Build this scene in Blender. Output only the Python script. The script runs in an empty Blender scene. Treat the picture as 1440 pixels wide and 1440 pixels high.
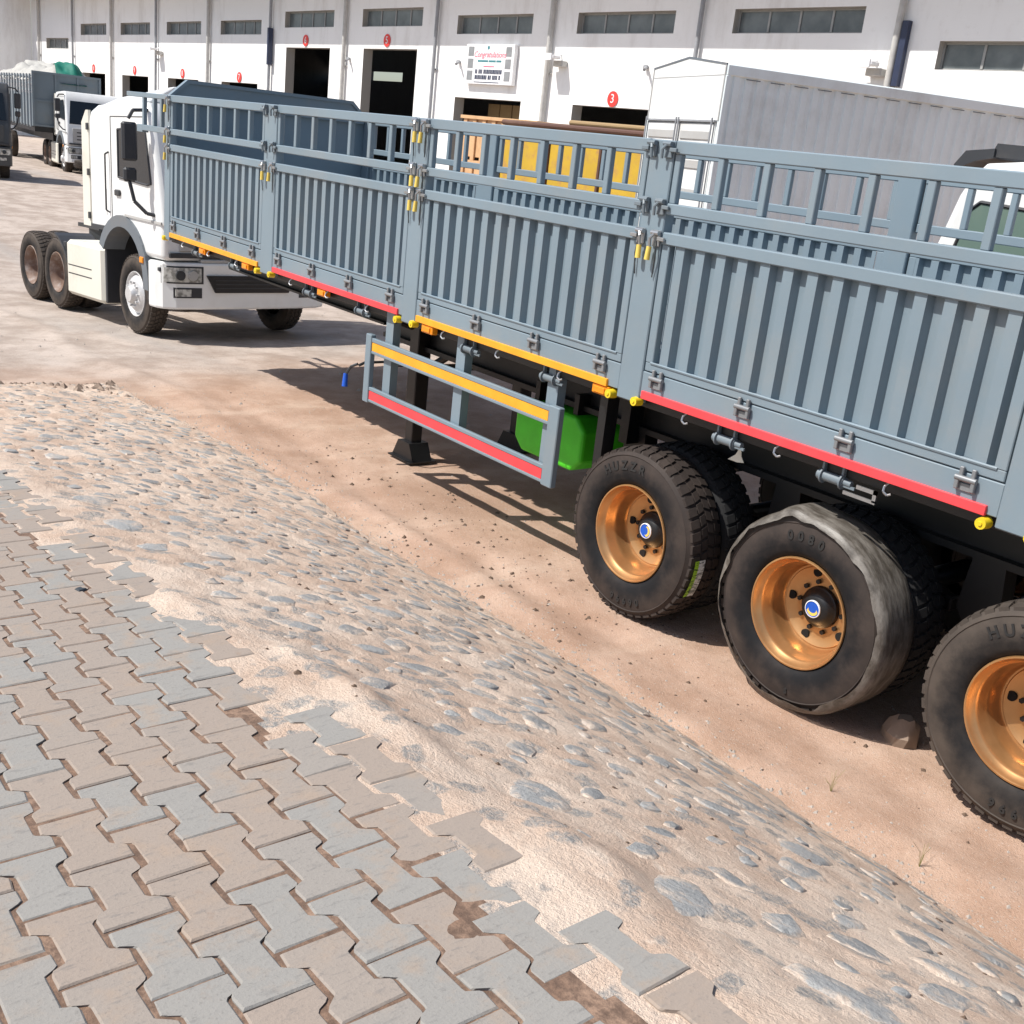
import bpy, math, random
import numpy as np
from mathutils import Vector, Matrix
random.seed(7); rng = np.random.default_rng(11)
S = bpy.context.scene
R = math.radians

# ---------------------------------------------------------------- camera
cam_d = bpy.data.cameras.new('camera'); cam = bpy.data.objects.new('camera', cam_d)
S.collection.objects.link(cam); S.camera = cam
cam_d.sensor_width = 36; cam_d.lens = 1556.2 / 1440 * 36; cam_d.clip_start = .05; cam_d.clip_end = 600
cam.matrix_world = Matrix(((.60209, -.31101, .73536, 0), (.79135, .11006, -.60138, -4.649), (.1061, .94401, .31238, 2.7366), (0, 0, 0, 1)))

# ---------------------------------------------------------------- world, sun, exposure
SUN = Vector((-.30, -.70, 1)).normalized()
world = bpy.data.worlds.new('World'); S.world = world; world.use_nodes = True
wn = world.node_tree; bg = wn.nodes['Background']
sky = wn.nodes.new('ShaderNodeTexSky'); sky.sky_type = 'NISHITA'; sky.sun_disc = False
sky.sun_elevation = math.asin(SUN.z); sky.sun_rotation = math.atan2(SUN.x, SUN.y); sky.dust_density = 1.5
wn.links.new(sky.outputs[0], bg.inputs[0]); bg.inputs[1].default_value = .11
sd = bpy.data.lights.new('sun', 'SUN'); sd.energy = 4.7; sd.angle = R(.53); sd.color = (1, .96, .9)
sun = bpy.data.objects.new('sun', sd); S.collection.objects.link(sun)
sun.rotation_euler = SUN.to_track_quat('Z', 'Y').to_euler(); sun.location = (-10, -20, 30)
S.view_settings.view_transform = 'Standard'; S.view_settings.look = 'None'
S.view_settings.exposure = .3; S.view_settings.gamma = 1; S.view_settings.use_curve_mapping = False

# ---------------------------------------------------------------- helpers
COL = S.collection
WOFF = {}                                   # world offset of unrotated parents

class MB:
    """collects shapes, builds one mesh object"""
    def __init__(s): s.v = []; s.f = []
    def add(s, vs, fs):
        b = len(s.v); s.v += [tuple(v) for v in vs]; s.f += [tuple(b + i for i in f) for f in fs]; return s
    def box(s, x0, x1, y0, y1, z0, z1, c=0.0):
        if x0 > x1: x0, x1 = x1, x0
        if y0 > y1: y0, y1 = y1, y0
        if z0 > z1: z0, z1 = z1, z0
        c = min(c, .45 * min(x1 - x0, y1 - y0, z1 - z0))
        if c <= 0:
            return s.add([(x, y, z) for z in (z0, z1) for y in (y0, y1) for x in (x0, x1)],
                         [(0, 2, 3, 1), (4, 5, 7, 6), (0, 1, 5, 4), (2, 6, 7, 3), (0, 4, 6, 2), (1, 3, 7, 5)])
        vs = []; idx = {}
        for k in range(3):
            for sx in (0, 1):
                for sy in (0, 1):
                    for sz in (0, 1):
                        p = []
                        for a, (lo, hi, sg) in enumerate(((x0, x1, sx), (y0, y1, sy), (z0, z1, sz))):
                            e = hi if sg else lo
                            p.append(e if a == k else (e - c if sg else e + c))
                        idx[k, sx, sy, sz] = len(vs); vs.append(tuple(p))
        I = lambda k, a, b, d: idx[k, a, b, d]
        fs = []
        for sg in (0, 1):
            q = [I(0, sg, 0, 0), I(0, sg, 1, 0), I(0, sg, 1, 1), I(0, sg, 0, 1)]; fs.append(q if sg else q[::-1])
            q = [I(1, 0, sg, 0), I(1, 0, sg, 1), I(1, 1, sg, 1), I(1, 1, sg, 0)]; fs.append(q if sg else q[::-1])
            q = [I(2, 0, 0, sg), I(2, 1, 0, sg), I(2, 1, 1, sg), I(2, 0, 1, sg)]; fs.append(q if sg else q[::-1])
        for a in (0, 1):
            for b in (0, 1):
                q = [I(0, a, b, 0), I(0, a, b, 1), I(1, a, b, 1), I(1, a, b, 0)]; fs.append(q if a == b else q[::-1])
                q = [I(0, a, 0, b), I(2, a, 0, b), I(2, a, 1, b), I(0, a, 1, b)]; fs.append(q if a == b else q[::-1])
                q = [I(1, 0, a, b), I(1, 1, a, b), I(2, 1, a, b), I(2, 0, a, b)]; fs.append(q if a == b else q[::-1])
        for a in (0, 1):
            for b in (0, 1):
                for d in (0, 1):
                    q = [I(0, a, b, d), I(1, a, b, d), I(2, a, b, d)]; fs.append(q if (a + b + d) % 2 else q[::-1])
        return s.add(vs, fs)
    def cyl(s, p0, p1, r0, r1=None, n=12, cap=True):
        r1 = r0 if r1 is None else r1
        p0, p1 = Vector(p0), Vector(p1); d = (p1 - p0).normalized()
        a = d.orthogonal().normalized(); b = d.cross(a)
        vs = []
        for p, r in ((p0, r0), (p1, r1)):
            for i in range(n):
                t = 2 * math.pi * i / n; vs.append(p + a * math.cos(t) * r + b * math.sin(t) * r)
        fs = [(i, (i + 1) % n, n + (i + 1) % n, n + i) for i in range(n)]
        if cap: fs += [tuple(range(n))[::-1], tuple(range(n, 2 * n))]
        return s.add(vs, fs)
    def tube(s, pts, r, n=7):
        for a, b in zip(pts[:-1], pts[1:]): s.cyl(a, b, r, n=n)
        return s
    def lathe(s, prof, n=48, axis='y', c=(0, 0, 0), a0=0, a1=2 * math.pi):
        """prof = [(r, h)]; axis y"""
        full = abs(a1 - a0 - 2 * math.pi) < 1e-6; m = n if full else n + 1
        vs = []
        for r, h in prof:
            for i in range(m):
                t = a0 + (a1 - a0) * i / n
                vs.append((c[0] + r * math.cos(t), c[1] + h, c[2] + r * math.sin(t)))
        fs = []
        for j in range(len(prof) - 1):
            for i in range(n):
                k = (i + 1) % m
                fs.append((j * m + i, (j + 1) * m + i, (j + 1) * m + k, j * m + k))
        return s.add(vs, fs)
    def prism(s, poly, h0, h1, plane='xz'):
        """polygon extruded: plane xz -> along y, xy -> along z, yz -> along x"""
        n = len(poly)
        P = {'xz': lambda a, b, h: (a, h, b), 'xy': lambda a, b, h: (a, b, h), 'yz': lambda a, b, h: (h, a, b)}[plane]
        vs = [P(a, b, h0) for a, b in poly] + [P(a, b, h1) for a, b in poly]
        ar = sum(poly[i][0] * poly[(i + 1) % n][1] - poly[(i + 1) % n][0] * poly[i][1] for i in range(n)) * (h1 - h0)
        if plane == 'xz': ar = -ar
        fl = ar < 0
        fs = [tuple(range(n))[::-1], tuple(range(n, 2 * n))] + [(i, (i + 1) % n, n + (i + 1) % n, n + i) for i in range(n)]
        if fl: fs = [f[::-1] for f in fs]
        return s.add(vs, fs)
    def mesh(s, name, mat=None, smooth=None):
        me = bpy.data.meshes.new(name); me.from_pydata(s.v, [], s.f)
        if smooth is not None:
            me.shade_smooth(); me.set_sharp_from_angle(angle=R(smooth))
        if mat: me.materials.append(mat)
        me.update(); return me

def link(name, data, parent=None, loc=(0, 0, 0), rot=None):
    o = bpy.data.objects.new(name, data); COL.objects.link(o)
    loc = Vector(loc)
    if parent is not None:
        o.parent = parent; o.location = loc - WOFF.get(parent.name, Vector())
    else: o.location = loc
    WOFF[o.name] = loc if (parent is None or parent.name in WOFF) else loc
    if rot: o.rotation_euler = rot
    return o

def part(name, mb, mat, parent, loc=(0, 0, 0), rot=None, smooth=None, label=None):
    o = link(name, mb if isinstance(mb, bpy.types.Mesh) else mb.mesh(name, mat, smooth), parent, loc, rot)
    if label: o['label'] = label
    return o

def thing(name, label, cat, loc=(0, 0, 0), rot=None, group=None):
    o = bpy.data.objects.new(name, None); COL.objects.link(o); o.location = loc
    o.empty_display_size = .3
    if rot: o.rotation_euler = rot
    tag(o, label, cat, group); WOFF[o.name] = Vector(); return o

def tag(o, label=None, cat=None, group=None, kind=None):
    for k, v in (('label', label), ('category', cat), ('group', group), ('kind', kind)):
        if v: o[k] = v
    return o

def copy_tree(o, parent=None, loc=None, rot=None):
    c = o.copy(); COL.objects.link(c)
    if parent: c.parent = parent
    if loc is not None: c.location = loc
    if rot is not None: c.rotation_euler = rot
    for ch in list(o.children): copy_tree(ch, c)
    return c

# numpy value noise
def vnoise(x, y, seed=0):
    xi = np.floor(x).astype(np.int64); yi = np.floor(y).astype(np.int64)
    xf = x - xi; yf = y - yi
    u = xf * xf * (3 - 2 * xf); v = yf * yf * (3 - 2 * yf)
    def h(a, b):
        n = (a * 374761393 + b * 668265263 + seed * 144665) & 0x7fffffff
        n = ((n ^ (n >> 13)) * 1274126177) & 0x7fffffff
        return ((n ^ (n >> 16)) & 0xffff) / 65535.0
    return (h(xi, yi) * (1 - u) + h(xi + 1, yi) * u) * (1 - v) + (h(xi, yi + 1) * (1 - u) + h(xi + 1, yi + 1) * u) * v
def fbm(x, y, o=4, seed=0):
    t = 0; a = .5
    for i in range(o): t = t + a * (vnoise(x, y, seed + i) - .5); x = x * 2.03 + 17.1; y = y * 2.03 + 9.7; a *= .5
    return t
def sstep(a, b, x):
    t = np.clip((x - a) / (b - a), 0, 1); return t * t * (3 - 2 * t)

# ---------------------------------------------------------------- materials
class NT:
    def __init__(s, name):
        s.m = bpy.data.materials.new(name); s.m.use_nodes = True; s.t = s.m.node_tree
        s.b = s.t.nodes['Principled BSDF']
    def n(s, typ, **kw):
        nd = s.t.nodes.new(typ)
        for k, v in kw.items():
            if k.startswith('i_'):
                key = k[2:]; nd.inputs[int(key) if key.isdigit() else key].default_value = v
            else: setattr(nd, k, v)
        return nd
    def l(s, a, b): s.t.links.new(a, b)
    def coord(s, kind='Object', scale=None):
        c = s.n('ShaderNodeTexCoord').outputs[kind]
        if scale:
            mp = s.n('ShaderNodeMapping'); mp.inputs['Scale'].default_value = scale; s.l(c, mp.inputs[0]); c = mp.outputs[0]
        return c
    def pos(s, scale=None):
        c = s.n('ShaderNodeNewGeometry').outputs['Position']
        if scale:
            mp = s.n('ShaderNodeMapping'); mp.inputs['Scale'].default_value = scale; s.l(c, mp.inputs[0]); c = mp.outputs[0]
        return c
    def noise(s, vec, sc, det=4, rough=.55, dist=0):
        nd = s.n('ShaderNodeTexNoise'); nd.inputs['Scale'].default_value = sc; nd.inputs['Detail'].default_value = det
        nd.inputs['Roughness'].default_value = rough; nd.inputs['Distortion'].default_value = dist
        if vec is not None: s.l(vec, nd.inputs['Vector'])
        return nd.outputs[0]
    def ramp(s, fac, a, b, inv=False):
        nd = s.n('ShaderNodeMapRange', interpolation_type='SMOOTHSTEP')
        nd.inputs[1].default_value = a; nd.inputs[2].default_value = b
        if inv: nd.inputs[3].default_value = 1; nd.inputs[4].default_value = 0
        s.l(fac, nd.inputs[0]); return nd.outputs[0]
    def mix(s, fac, a, b, blend='MIX'):
        nd = s.n('ShaderNodeMix', data_type='RGBA', blend_type=blend)
        for i, v in ((0, fac), (6, a), (7, b)):
            if isinstance(v, bpy.types.NodeSocket): s.l(v, nd.inputs[i])
            elif i == 0: nd.inputs[0].default_value = v
            else: nd.inputs[i].default_value = (*v, 1)
        return nd.outputs[2]
    def math(s, op, a, b=0.0):
        nd = s.n('ShaderNodeMath', operation=op)
        for i, v in ((0, a), (1, b)):
            if isinstance(v, bpy.types.NodeSocket): s.l(v, nd.inputs[i])
            else: nd.inputs[i].default_value = v
        return nd.outputs[0]
    def base(s, c):
        if isinstance(c, bpy.types.NodeSocket): s.l(c, s.b.inputs['Base Color'])
        else: s.b.inputs['Base Color'].default_value = (*c, 1)
    def rough(s, r):
        if isinstance(r, bpy.types.NodeSocket): s.l(r, s.b.inputs['Roughness'])
        else: s.b.inputs['Roughness'].default_value = r
    def bump(s, h, strength=.3, dist=.01):
        nd = s.n('ShaderNodeBump'); nd.inputs['Strength'].default_value = strength; nd.inputs['Distance'].default_value = dist
        s.l(h, nd.inputs['Height']); s.l(nd.outputs[0], s.b.inputs['Normal'])
    def set(s, **kw):
        for k, v in kw.items(): s.b.inputs[k.replace('_', ' ')].default_value = v
        return s

def paint(name, c, rough=.4, dirt=(.35, .27, .2), amt=.25, scale=1.2, metallic=0, bump=.0, spec=.5):
    t = NT(name); p = t.pos()
    n1 = t.noise(p, scale, 6, .65); n2 = t.noise(t.pos((9, 9, .8)), 1.0, 4)
    d = t.math('MULTIPLY', t.ramp(n1, .45, .75), t.math('MULTIPLY', n2, amt * 2))
    cc = t.mix(t.ramp(t.noise(p, .6 * scale, 3), .3, .7), tuple(x * .94 for x in c), tuple(min(1, x * 1.05) for x in c))
    t.base(t.mix(d, cc, dirt))
    t.rough(t.math('ADD', t.math('MULTIPLY', n1, .25), rough - .12)); t.set(Metallic=metallic)
    t.b.inputs['Specular IOR Level'].default_value = spec
    if bump: t.bump(t.math('ADD', t.math('MULTIPLY', t.noise(p, 4.5, 2), 6), t.noise(p, 40, 3)), bump, .004)
    return t.m
def flat(name, c, rough=.5, metallic=0, **kw):
    t = NT(name); n1 = t.noise(t.pos(), 6, 4)
    t.base(t.mix(t.ramp(n1, .3, .7), tuple(x * .9 for x in c), tuple(min(1, x * 1.06) for x in c))); t.rough(rough); t.set(Metallic=metallic, **kw)
    return t.m

M = {}
M['grey'] = paint('trailer_grey_paint', (.186, .244, .285), .42, (.30, .27, .23), .24, 1.4, bump=.08)
M['grey2'] = paint('body_grey_paint', (.15, .185, .21), .5, (.25, .2, .16), .3)
M['black'] = paint('black_chassis_paint', (.008, .008, .009), .45, (.09, .06, .04), .12, 2.0)
M['steel'] = flat('zinc_steel', (.42, .43, .44), .35, .8)
M['hingesteel'] = flat('weathered_hinge_steel', (.25, .26, .27), .45, .4)
M['dsteel'] = flat('dark_steel', (.06, .065, .07), .45, .5)
M['yellow'] = flat('yellow_plastic', (.75, .55, .02), .35)
M['grip'] = flat('yellow_grip', (.78, .58, .12), .4)
M['orange'] = flat('orange_reflector', (.85, .36, .02), .4)
M['red'] = flat('red_reflector', (.78, .06, .07), .4)
M['lamp'] = flat('amber_lamp', (.8, .27, .01), .25)
M['blue'] = flat('blue_plastic', (.01, .09, .5), .4)
M['green'] = flat('green_tank_paint', (.07, .66, .02), .42)
M['white'] = paint('white_truck_paint', (.78, .79, .78), .3, (.42, .36, .28), .22, 1.5)
M['cream'] = paint('cream_plastic', (.68, .66, .58), .5, (.35, .28, .2), .3)
M['dkplastic'] = paint('dark_plastic', (.035, .037, .042), .55, (.2, .16, .12), .25)
M['midplastic'] = paint('grey_plastic', (.13, .15, .17), .55, (.25, .2, .15), .3)
M['silver'] = paint('silver_panel', (.42, .42, .41), .4, (.35, .3, .25), .25)
M['hub'] = flat('pale_hub', (.6, .6, .6), .4, .3)
M['rust'] = paint('rusty_rim', (.20, .125, .09), .6, (.42, .38, .36), .7, 7)
M['stake'] = paint('grey_stake_paint', (.30, .335, .36), .5, (.25, .2, .16), .3)
M['darkcab'] = paint('dark_cab_paint', (.05, .055, .06), .45, (.2, .16, .12), .3)
t = NT('dark_glass'); t.base((.012, .016, .02)); t.rough(.06); M['glass'] = t.m
t = NT('green_glass'); t.base((.13, .19, .16)); t.rough(.08); M['gglass'] = t.m
t = NT('headlamp_glass'); n = t.noise(t.pos(), 13, 2); t.base(t.mix(t.ramp(n, .35, .65), (.22, .22, .2), (.6, .6, .56))); t.rough(.1); M['lens'] = t.m
# copper gold rims
t = NT('copper_gold_paint'); n = t.noise(t.pos(), 5, 4)
t.base(t.mix(t.ramp(n, .3, .75), (.54, .29, .12), (.63, .36, .16))); t.rough(t.math('ADD', t.math('MULTIPLY', n, .25), .2)); t.set(Metallic=.75); M['gold'] = t.m
# tyre rubber with dust
def rubber(name, dust, lo, hi):
    t = NT(name); p = t.coord('Object')
    n1 = t.noise(p, 5, 6, .65); n2 = t.noise(p, 90, 2)
    ln = t.n('ShaderNodeVectorMath', operation='LENGTH'); t.l(t.coord('Object', (1, 0, 1)), ln.inputs[0])
    rad = t.ramp(t.math('ADD', ln.outputs['Value'], t.math('MULTIPLY', t.math('SUBTRACT', n1, .5), .14)), .36, .47)   # road dust clings to the outer sidewall and tread
    k = t.math('MULTIPLY', t.math('ADD', t.math('MULTIPLY', rad, .6), t.math('MULTIPLY', t.ramp(n1, lo, hi), .4)), .36)
    t.base(t.mix(k, (.009, .0095, .011), dust)); t.rough(.72); t.b.inputs['Specular IOR Level'].default_value = .22
    t.bump(n2, .15, .002); return t.m
M['tyre'] = rubber('tyre_rubber', (.15, .11, .088), .4, .75)
M['tyreold'] = rubber('worn_tyre_rubber', (.21, .165, .13), .3, .7)
M['letter'] = flat('dark_raised_lettering', (.018, .018, .018), .6)
t = NT('plastic_wrap'); n = t.noise(t.coord('Object', (1, 3.5, 1)), 7, 6, .7)
t.base(t.mix(t.ramp(n, .35, .7), (.075, .064, .052), (.23, .21, .185))); t.rough(t.math('ADD', t.math('MULTIPLY', n, .4), .25)); t.bump(t.noise(t.coord('Object', (5, 40, 5)), 1.2, 4), .5, .008); t.set(Alpha=.86); M['wrap'] = t.m
# walls
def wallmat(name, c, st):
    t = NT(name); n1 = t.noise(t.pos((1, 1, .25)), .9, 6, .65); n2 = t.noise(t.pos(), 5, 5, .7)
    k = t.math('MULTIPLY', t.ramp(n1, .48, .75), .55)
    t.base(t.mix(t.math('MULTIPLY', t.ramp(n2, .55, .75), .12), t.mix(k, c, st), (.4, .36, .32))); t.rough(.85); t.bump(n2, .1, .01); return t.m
M['wall'] = wallmat('white_wall_plaster', (.88, .875, .865), (.58, .55, .52))
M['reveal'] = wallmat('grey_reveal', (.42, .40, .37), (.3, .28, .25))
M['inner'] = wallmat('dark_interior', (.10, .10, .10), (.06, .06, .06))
M['pipe'] = flat('grey_downpipe', (.30, .31, .33), .5)
M['pipe2'] = flat('pale_downpipe', (.48, .47, .45), .5)
M['navy'] = flat('navy_strip', (.02, .03, .07), .5)
t = NT('window_pane'); n = t.noise(t.pos(), 1.3, 4); t.base(t.mix(t.ramp(n, .3, .7), (.085, .10, .105), (.16, .18, .185))); t.rough(.25); M['pane'] = t.m
M['mull'] = flat('window_frame_metal', (.33, .33, .32), .5)
M['sred'] = flat('sign_red', (.75, .05, .04), .5)
M['swhite'] = flat('sign_white', (.85, .85, .86), .5)
M['ink'] = flat('sign_ink', (.03, .04, .08), .6)
M['teal'] = flat('sign_teal', (.05, .22, .25), .6)
M['photo'] = flat('sign_photo_print', (.25, .26, .27), .6)
M['pink'] = flat('sign_pink', (.8, .1, .18), .6)
M['container'] = paint('container_side_paint', (.77, .84, .85), .55, (.3, .25, .2), .3, .8)
M['ochre'] = paint('yellow_panel', (.52, .33, .025), .55, (.36, .17, .09), .8, 3)
M['brown'] = paint('brown_bar', (.10, .045, .03), .6, (.2, .12, .08), .4)
M['wood'] = paint('orange_wood', (.62, .38, .2), .7, (.4, .22, .1), .4, 4)
M['carton'] = paint('carton', (.32, .22, .11), .8, (.2, .13, .07), .3)
M['tarp'] = paint('pale_tarpaulin', (.42, .41, .38), .8, (.2, .19, .17), .5, 3)
M['gtarp'] = flat('green_tarpaulin', (.0, .16, .11), .7)
# ground: sand and gravel yard
t = NT('sandy_yard'); p = t.pos()
big = t.noise(p, .35, 5, .6); mid = t.noise(p, 1.7, 6, .65); fine = t.noise(p, 38, 4, .7); streak = t.noise(t.pos((1.1, .35, 1)), 1.6, 5, .6)
sx = t.n('ShaderNodeSeparateXYZ'); t.l(p, sx.inputs[0])
far = t.ramp(t.math('ADD', sx.outputs[0], t.math('MULTIPLY', t.math('SUBTRACT', big, .5), 5)), -13.2, -10.2, True)
sand = t.mix(t.ramp(mid, .3, .7), (.365, .235, .165), (.50, .35, .265))
sand = t.mix(t.math('MULTIPLY', t.ramp(streak, .5, .68), .6), sand, (.57, .43, .335))
sand = t.mix(t.math('MULTIPLY', t.ramp(big, .52, .68), .55), sand, (.30, .19, .13))
yard = t.mix(t.ramp(mid, .32, .68), (.33, .268, .225), (.50, .425, .37))
yard = t.mix(t.math('MULTIPLY', t.ramp(t.noise(t.pos((.25, 1, 1)), .6, 4), .5, .7), .5), yard, (.34, .32, .30))
c = t.mix(far, sand, yard)
c = t.mix(t.math('MULTIPLY', t.ramp(fine, .56, .72), t.math('ADD', t.math('MULTIPLY', mid, .8), .1)), c, (.20, .15, .115))
c = t.mix(t.math('MULTIPLY', t.ramp(t.noise(p, 90, 2), .58, .7), .3), c, (.62, .55, .48))
t.base(c); t.rough(.93); t.b.inputs['Specular IOR Level'].default_value = .2
t.bump(t.math('ADD', t.math('MULTIPLY', t.noise(p, 11, 5, .65), 1.2), t.math('ADD', t.math('MULTIPLY', fine, .6), t.noise(p, 140, 3))), .6, .014); M['sand'] = t.m
# mortar of the stone pitching
t = NT('pitching_mortar'); p = t.pos()
n1 = t.noise(p, 2.6, 6, .65); n2 = t.noise(t.pos((.7, 1.2, 1)), 9, 7, .72, .25); n3 = t.noise(p, 55, 5, .75); n4 = t.noise(p, 170, 3, .7)
vo = t.n('ShaderNodeTexVoronoi'); vo.inputs['Scale'].default_value = 8.5; vo.inputs['Randomness'].default_value = 1.0
dv = t.n('ShaderNodeVectorMath', operation='ADD'); nv = t.n('ShaderNodeTexNoise'); nv.inputs['Scale'].default_value = 7; nv.inputs['Detail'].default_value = 4; t.l(p, nv.inputs['Vector'])
sc_ = t.n('ShaderNodeVectorMath', operation='SCALE'); sc_.inputs['Scale'].default_value = .14; t.l(nv.outputs['Color'], sc_.inputs[0]); t.l(p, dv.inputs[0]); t.l(sc_.outputs[0], dv.inputs[1]); t.l(dv.outputs[0], vo.inputs['Vector'])
sel = t.n('ShaderNodeSeparateColor'); t.l(vo.outputs['Color'], sel.inputs[0])
patch = t.math('MULTIPLY', t.ramp(vo.outputs['Distance'], .34, .50, True), t.ramp(sel.outputs[0], .38, .44))
c = t.mix(t.ramp(n1, .35, .65), (.57, .42, .32), (.71, .575, .465))
c = t.mix(t.math('MULTIPLY', t.ramp(n2, .56, .68), .42), c, (.40, .355, .315))
c = t.mix(t.math('MULTIPLY', t.ramp(n2, .32, .43, True), .6), c, (.75, .63, .52))
c = t.mix(t.math('MULTIPLY', patch, t.math('MULTIPLY', t.ramp(n3, .30, .62), .9)), c, (.27, .275, .27))
c = t.mix(t.math('MULTIPLY', t.ramp(n3, .60, .74), .55), c, (.17, .135, .11))
c = t.mix(t.math('MULTIPLY', t.ramp(n4, .58, .70), .35), c, (.72, .65, .56))
t.base(c); t.rough(.92); t.b.inputs['Specular IOR Level'].default_value = .2
t.bump(t.math('ADD', t.math('MULTIPLY', n2, .8), t.math('ADD', n3, t.math('MULTIPLY', n4, .3))), .8, .02); M['mortar'] = t.m
# pitching stone: grey, smeared with mortar towards its rim
def stonemat(name, radial):
    t = NT(name); p = t.pos(); oi = t.n('ShaderNodeObjectInfo').outputs['Random']
    n1 = t.noise(p, 9, 6, .7, .3); n2 = t.noise(p, 45, 5, .7)
    c = t.mix(oi, (.25, .252, .248), (.38, .38, .37))
    c = t.mix(t.math('MULTIPLY', t.ramp(n2, .5, .7), .5), c, (.16, .16, .158))
    d = t.ramp(n1, .46, .64)
    if radial:
        ln = t.n('ShaderNodeVectorMath', operation='LENGTH'); t.l(t.coord('Object', (.75, 1.19, 0)), ln.inputs[0])
        d = t.math('MAXIMUM', t.math('MULTIPLY', d, .8), t.ramp(t.math('ADD', ln.outputs['Value'], t.math('MULTIPLY', t.math('SUBTRACT', t.noise(p, 22, 4, .7), .5), .10)), .060, .092))
    else: d = t.math('MULTIPLY', d, .8)
    c = t.mix(d, c, t.mix(t.ramp(n2, .4, .6), (.56, .44, .345), (.64, .53, .43)))
    t.base(c); t.rough(.82); t.bump(n2, .8, .015); return t.m
M['stone'] = stonemat('pitching_stone', True); M['stone2'] = stonemat('small_pitching_stone', False)
# pavers
t = NT('concrete_paver'); p = t.pos(); oi = t.n('ShaderNodeObjectInfo').outputs['Random']
n1 = t.noise(p, 6, 6, .65); n2 = t.noise(p, 120, 3, .7); n3 = t.noise(t.pos((2.2, .6, 1)), 30, 4, .6)
c = t.mix(t.ramp(oi, .25, .75), (.262, .25, .23), (.29, .238, .198))
c = t.mix(t.math('MULTIPLY', t.ramp(n1, .5, .7), .6), c, (.33, .245, .18))
c = t.mix(t.math('MULTIPLY', t.ramp(n3, .55, .72), .45), c, (.15, .142, .135))
c = t.mix(t.math('MULTIPLY', t.ramp(t.noise(p, 3.1, 6, .7), .60, .70), .6), c, (.23, .145, .095))
c = t.mix(t.math('MULTIPLY', t.ramp(n2, .56, .70), .35), c, (.13, .12, .11))
t.base(c); t.rough(.85); t.bump(t.math('ADD', t.math('MULTIPLY', n2, .4), n3), .45, .006); M['paver'] = t.m
t = NT('joint_sand'); p = t.pos(); n1 = t.noise(p, 30, 5, .7); n2 = t.noise(p, 5, 4)
t.base(t.mix(t.ramp(n1, .35, .7), (.115, .072, .05), t.mix(t.ramp(n2, .4, .6), (.22, .135, .09), (.30, .195, .135)))); t.rough(.95); t.bump(n1, .7, .01); M['bed'] = t.m
M['rock'] = paint('brown_rock', (.28, .21, .16), .85, (.15, .12, .1), .4, 5, bump=.5)
M['leaf'] = flat('dry_debris', (.12, .08, .055), .9)
M['grass'] = flat('thin_grass', (.22, .20, .07), .8)
M['asph'] = flat('gravel_chips', (.36, .32, .28), .9)

# ================================================================ SETTING
def grid_mesh(name, xs, ys, zf, mat, smooth=True):
    X, Y = np.meshgrid(xs, ys, indexing='ij'); Z = zf(X, Y)
    n, m = X.shape; v = np.stack([X, Y, Z], -1).reshape(-1, 3)
    i = np.arange(n - 1)[:, None] * m + np.arange(m - 1)[None, :]; i = i.ravel()
    f = np.stack([i, i + m, i + m + 1, i + 1], -1)
    me = bpy.data.meshes.new(name); me.from_pydata(v.tolist(), [], f.tolist())
    if smooth: me.shade_smooth()
    me.materials.append(mat); me.update(); return me

def ground_z(X, Y):
    X = np.asarray(X, float); Y = np.asarray(Y, float)
    dip = -.42 * sstep(-9.5, -20.5, X) + .40 * sstep(-22, -42, X)
    near = sstep(-30, -14, X) * sstep(9, 5, Y) * sstep(-40, -3, Y)
    z = dip + near * (.035 * fbm(X * .9, Y * .9, 4, 3) + .014 * fbm(X * 4, Y * 4, 3, 8) + .012 * fbm(X * 9, Y * 7, 2, 18))
    rut = np.exp(-((Y + .15 + .12 * np.sin(X * .8)) / .13) ** 2) * .022 * sstep(-13, -8, X)
    z = z - rut * near + near * .02 * np.exp(-((Y + .48 + .1 * np.sin(X * 1.3)) / .12) ** 2)
    return z - .012 * near

xs = np.unique(np.concatenate([np.linspace(-260, -60, 21), np.linspace(-60, -18, 85), np.linspace(-18, 1, 420), np.linspace(1, 60, 30)]))
ys = np.unique(np.concatenate([np.linspace(-120, -12, 12), np.linspace(-12, -1.6, 27), np.linspace(-1.6, 3, 130), np.linspace(3, 24, 60), np.linspace(24, 200, 12)]))
ground = link('ground', grid_mesh('ground', xs, ys, ground_z, M['sand'])); tag(ground, kind='structure')

# ---- embankment: paved ramp falling away to the far end, stone-pitched side
YT = -3.14
def toe(X): return -.72 - .30 * sstep(-8.5, -11.4, X) + .07 * fbm(X * .8, X * 0 + 3.3, 3, 21) * 2
def ramp_z(X):
    return (1.34 + .098 * X) * sstep(-11.5, -10.35, X)
def emb_z(X, Y):
    X = np.asarray(X, float); Y = np.asarray(Y, float)
    v = np.clip((Y - YT) / (toe(X) - YT), 0, 1.15)
    g = 1 - v + .10 * np.sin(np.pi * np.clip(v, 0, 1))
    return np.where(Y < YT, ramp_z(X), ramp_z(X) * g)

# choose stones on the slope
stones = []
cand = 9000
for k in range(cand):
    x = random.uniform(-11.2, 1.6); 
    y = random.uniform(-3.0, -.74)
    r = random.choice((.035, .05, .06, .075, .09, .12)) * random.uniform(.85, 1.25) * (1.15 if x > -4.5 else 1)
    vv = (y - YT) / (float(toe(np.array(x))) - YT)
    if vv > .99 or vv < .08: continue
    if x < -10.3 - .5 * random.random() and y < -1.6: continue
    ok = True
    for (a, b, q, *_ ) in stones:
        if abs(a - x) < .4 and abs(b - y) < .4 and math.hypot((a - x) * .82, (b - y)) < (q + r) * .98 + .012: ok = False; break
    if ok: stones.append((x, y, r, random.uniform(0, 6.28)))
    if len(stones) > 1000: break
stones_np = np.array([s[:3] for s in stones])

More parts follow.
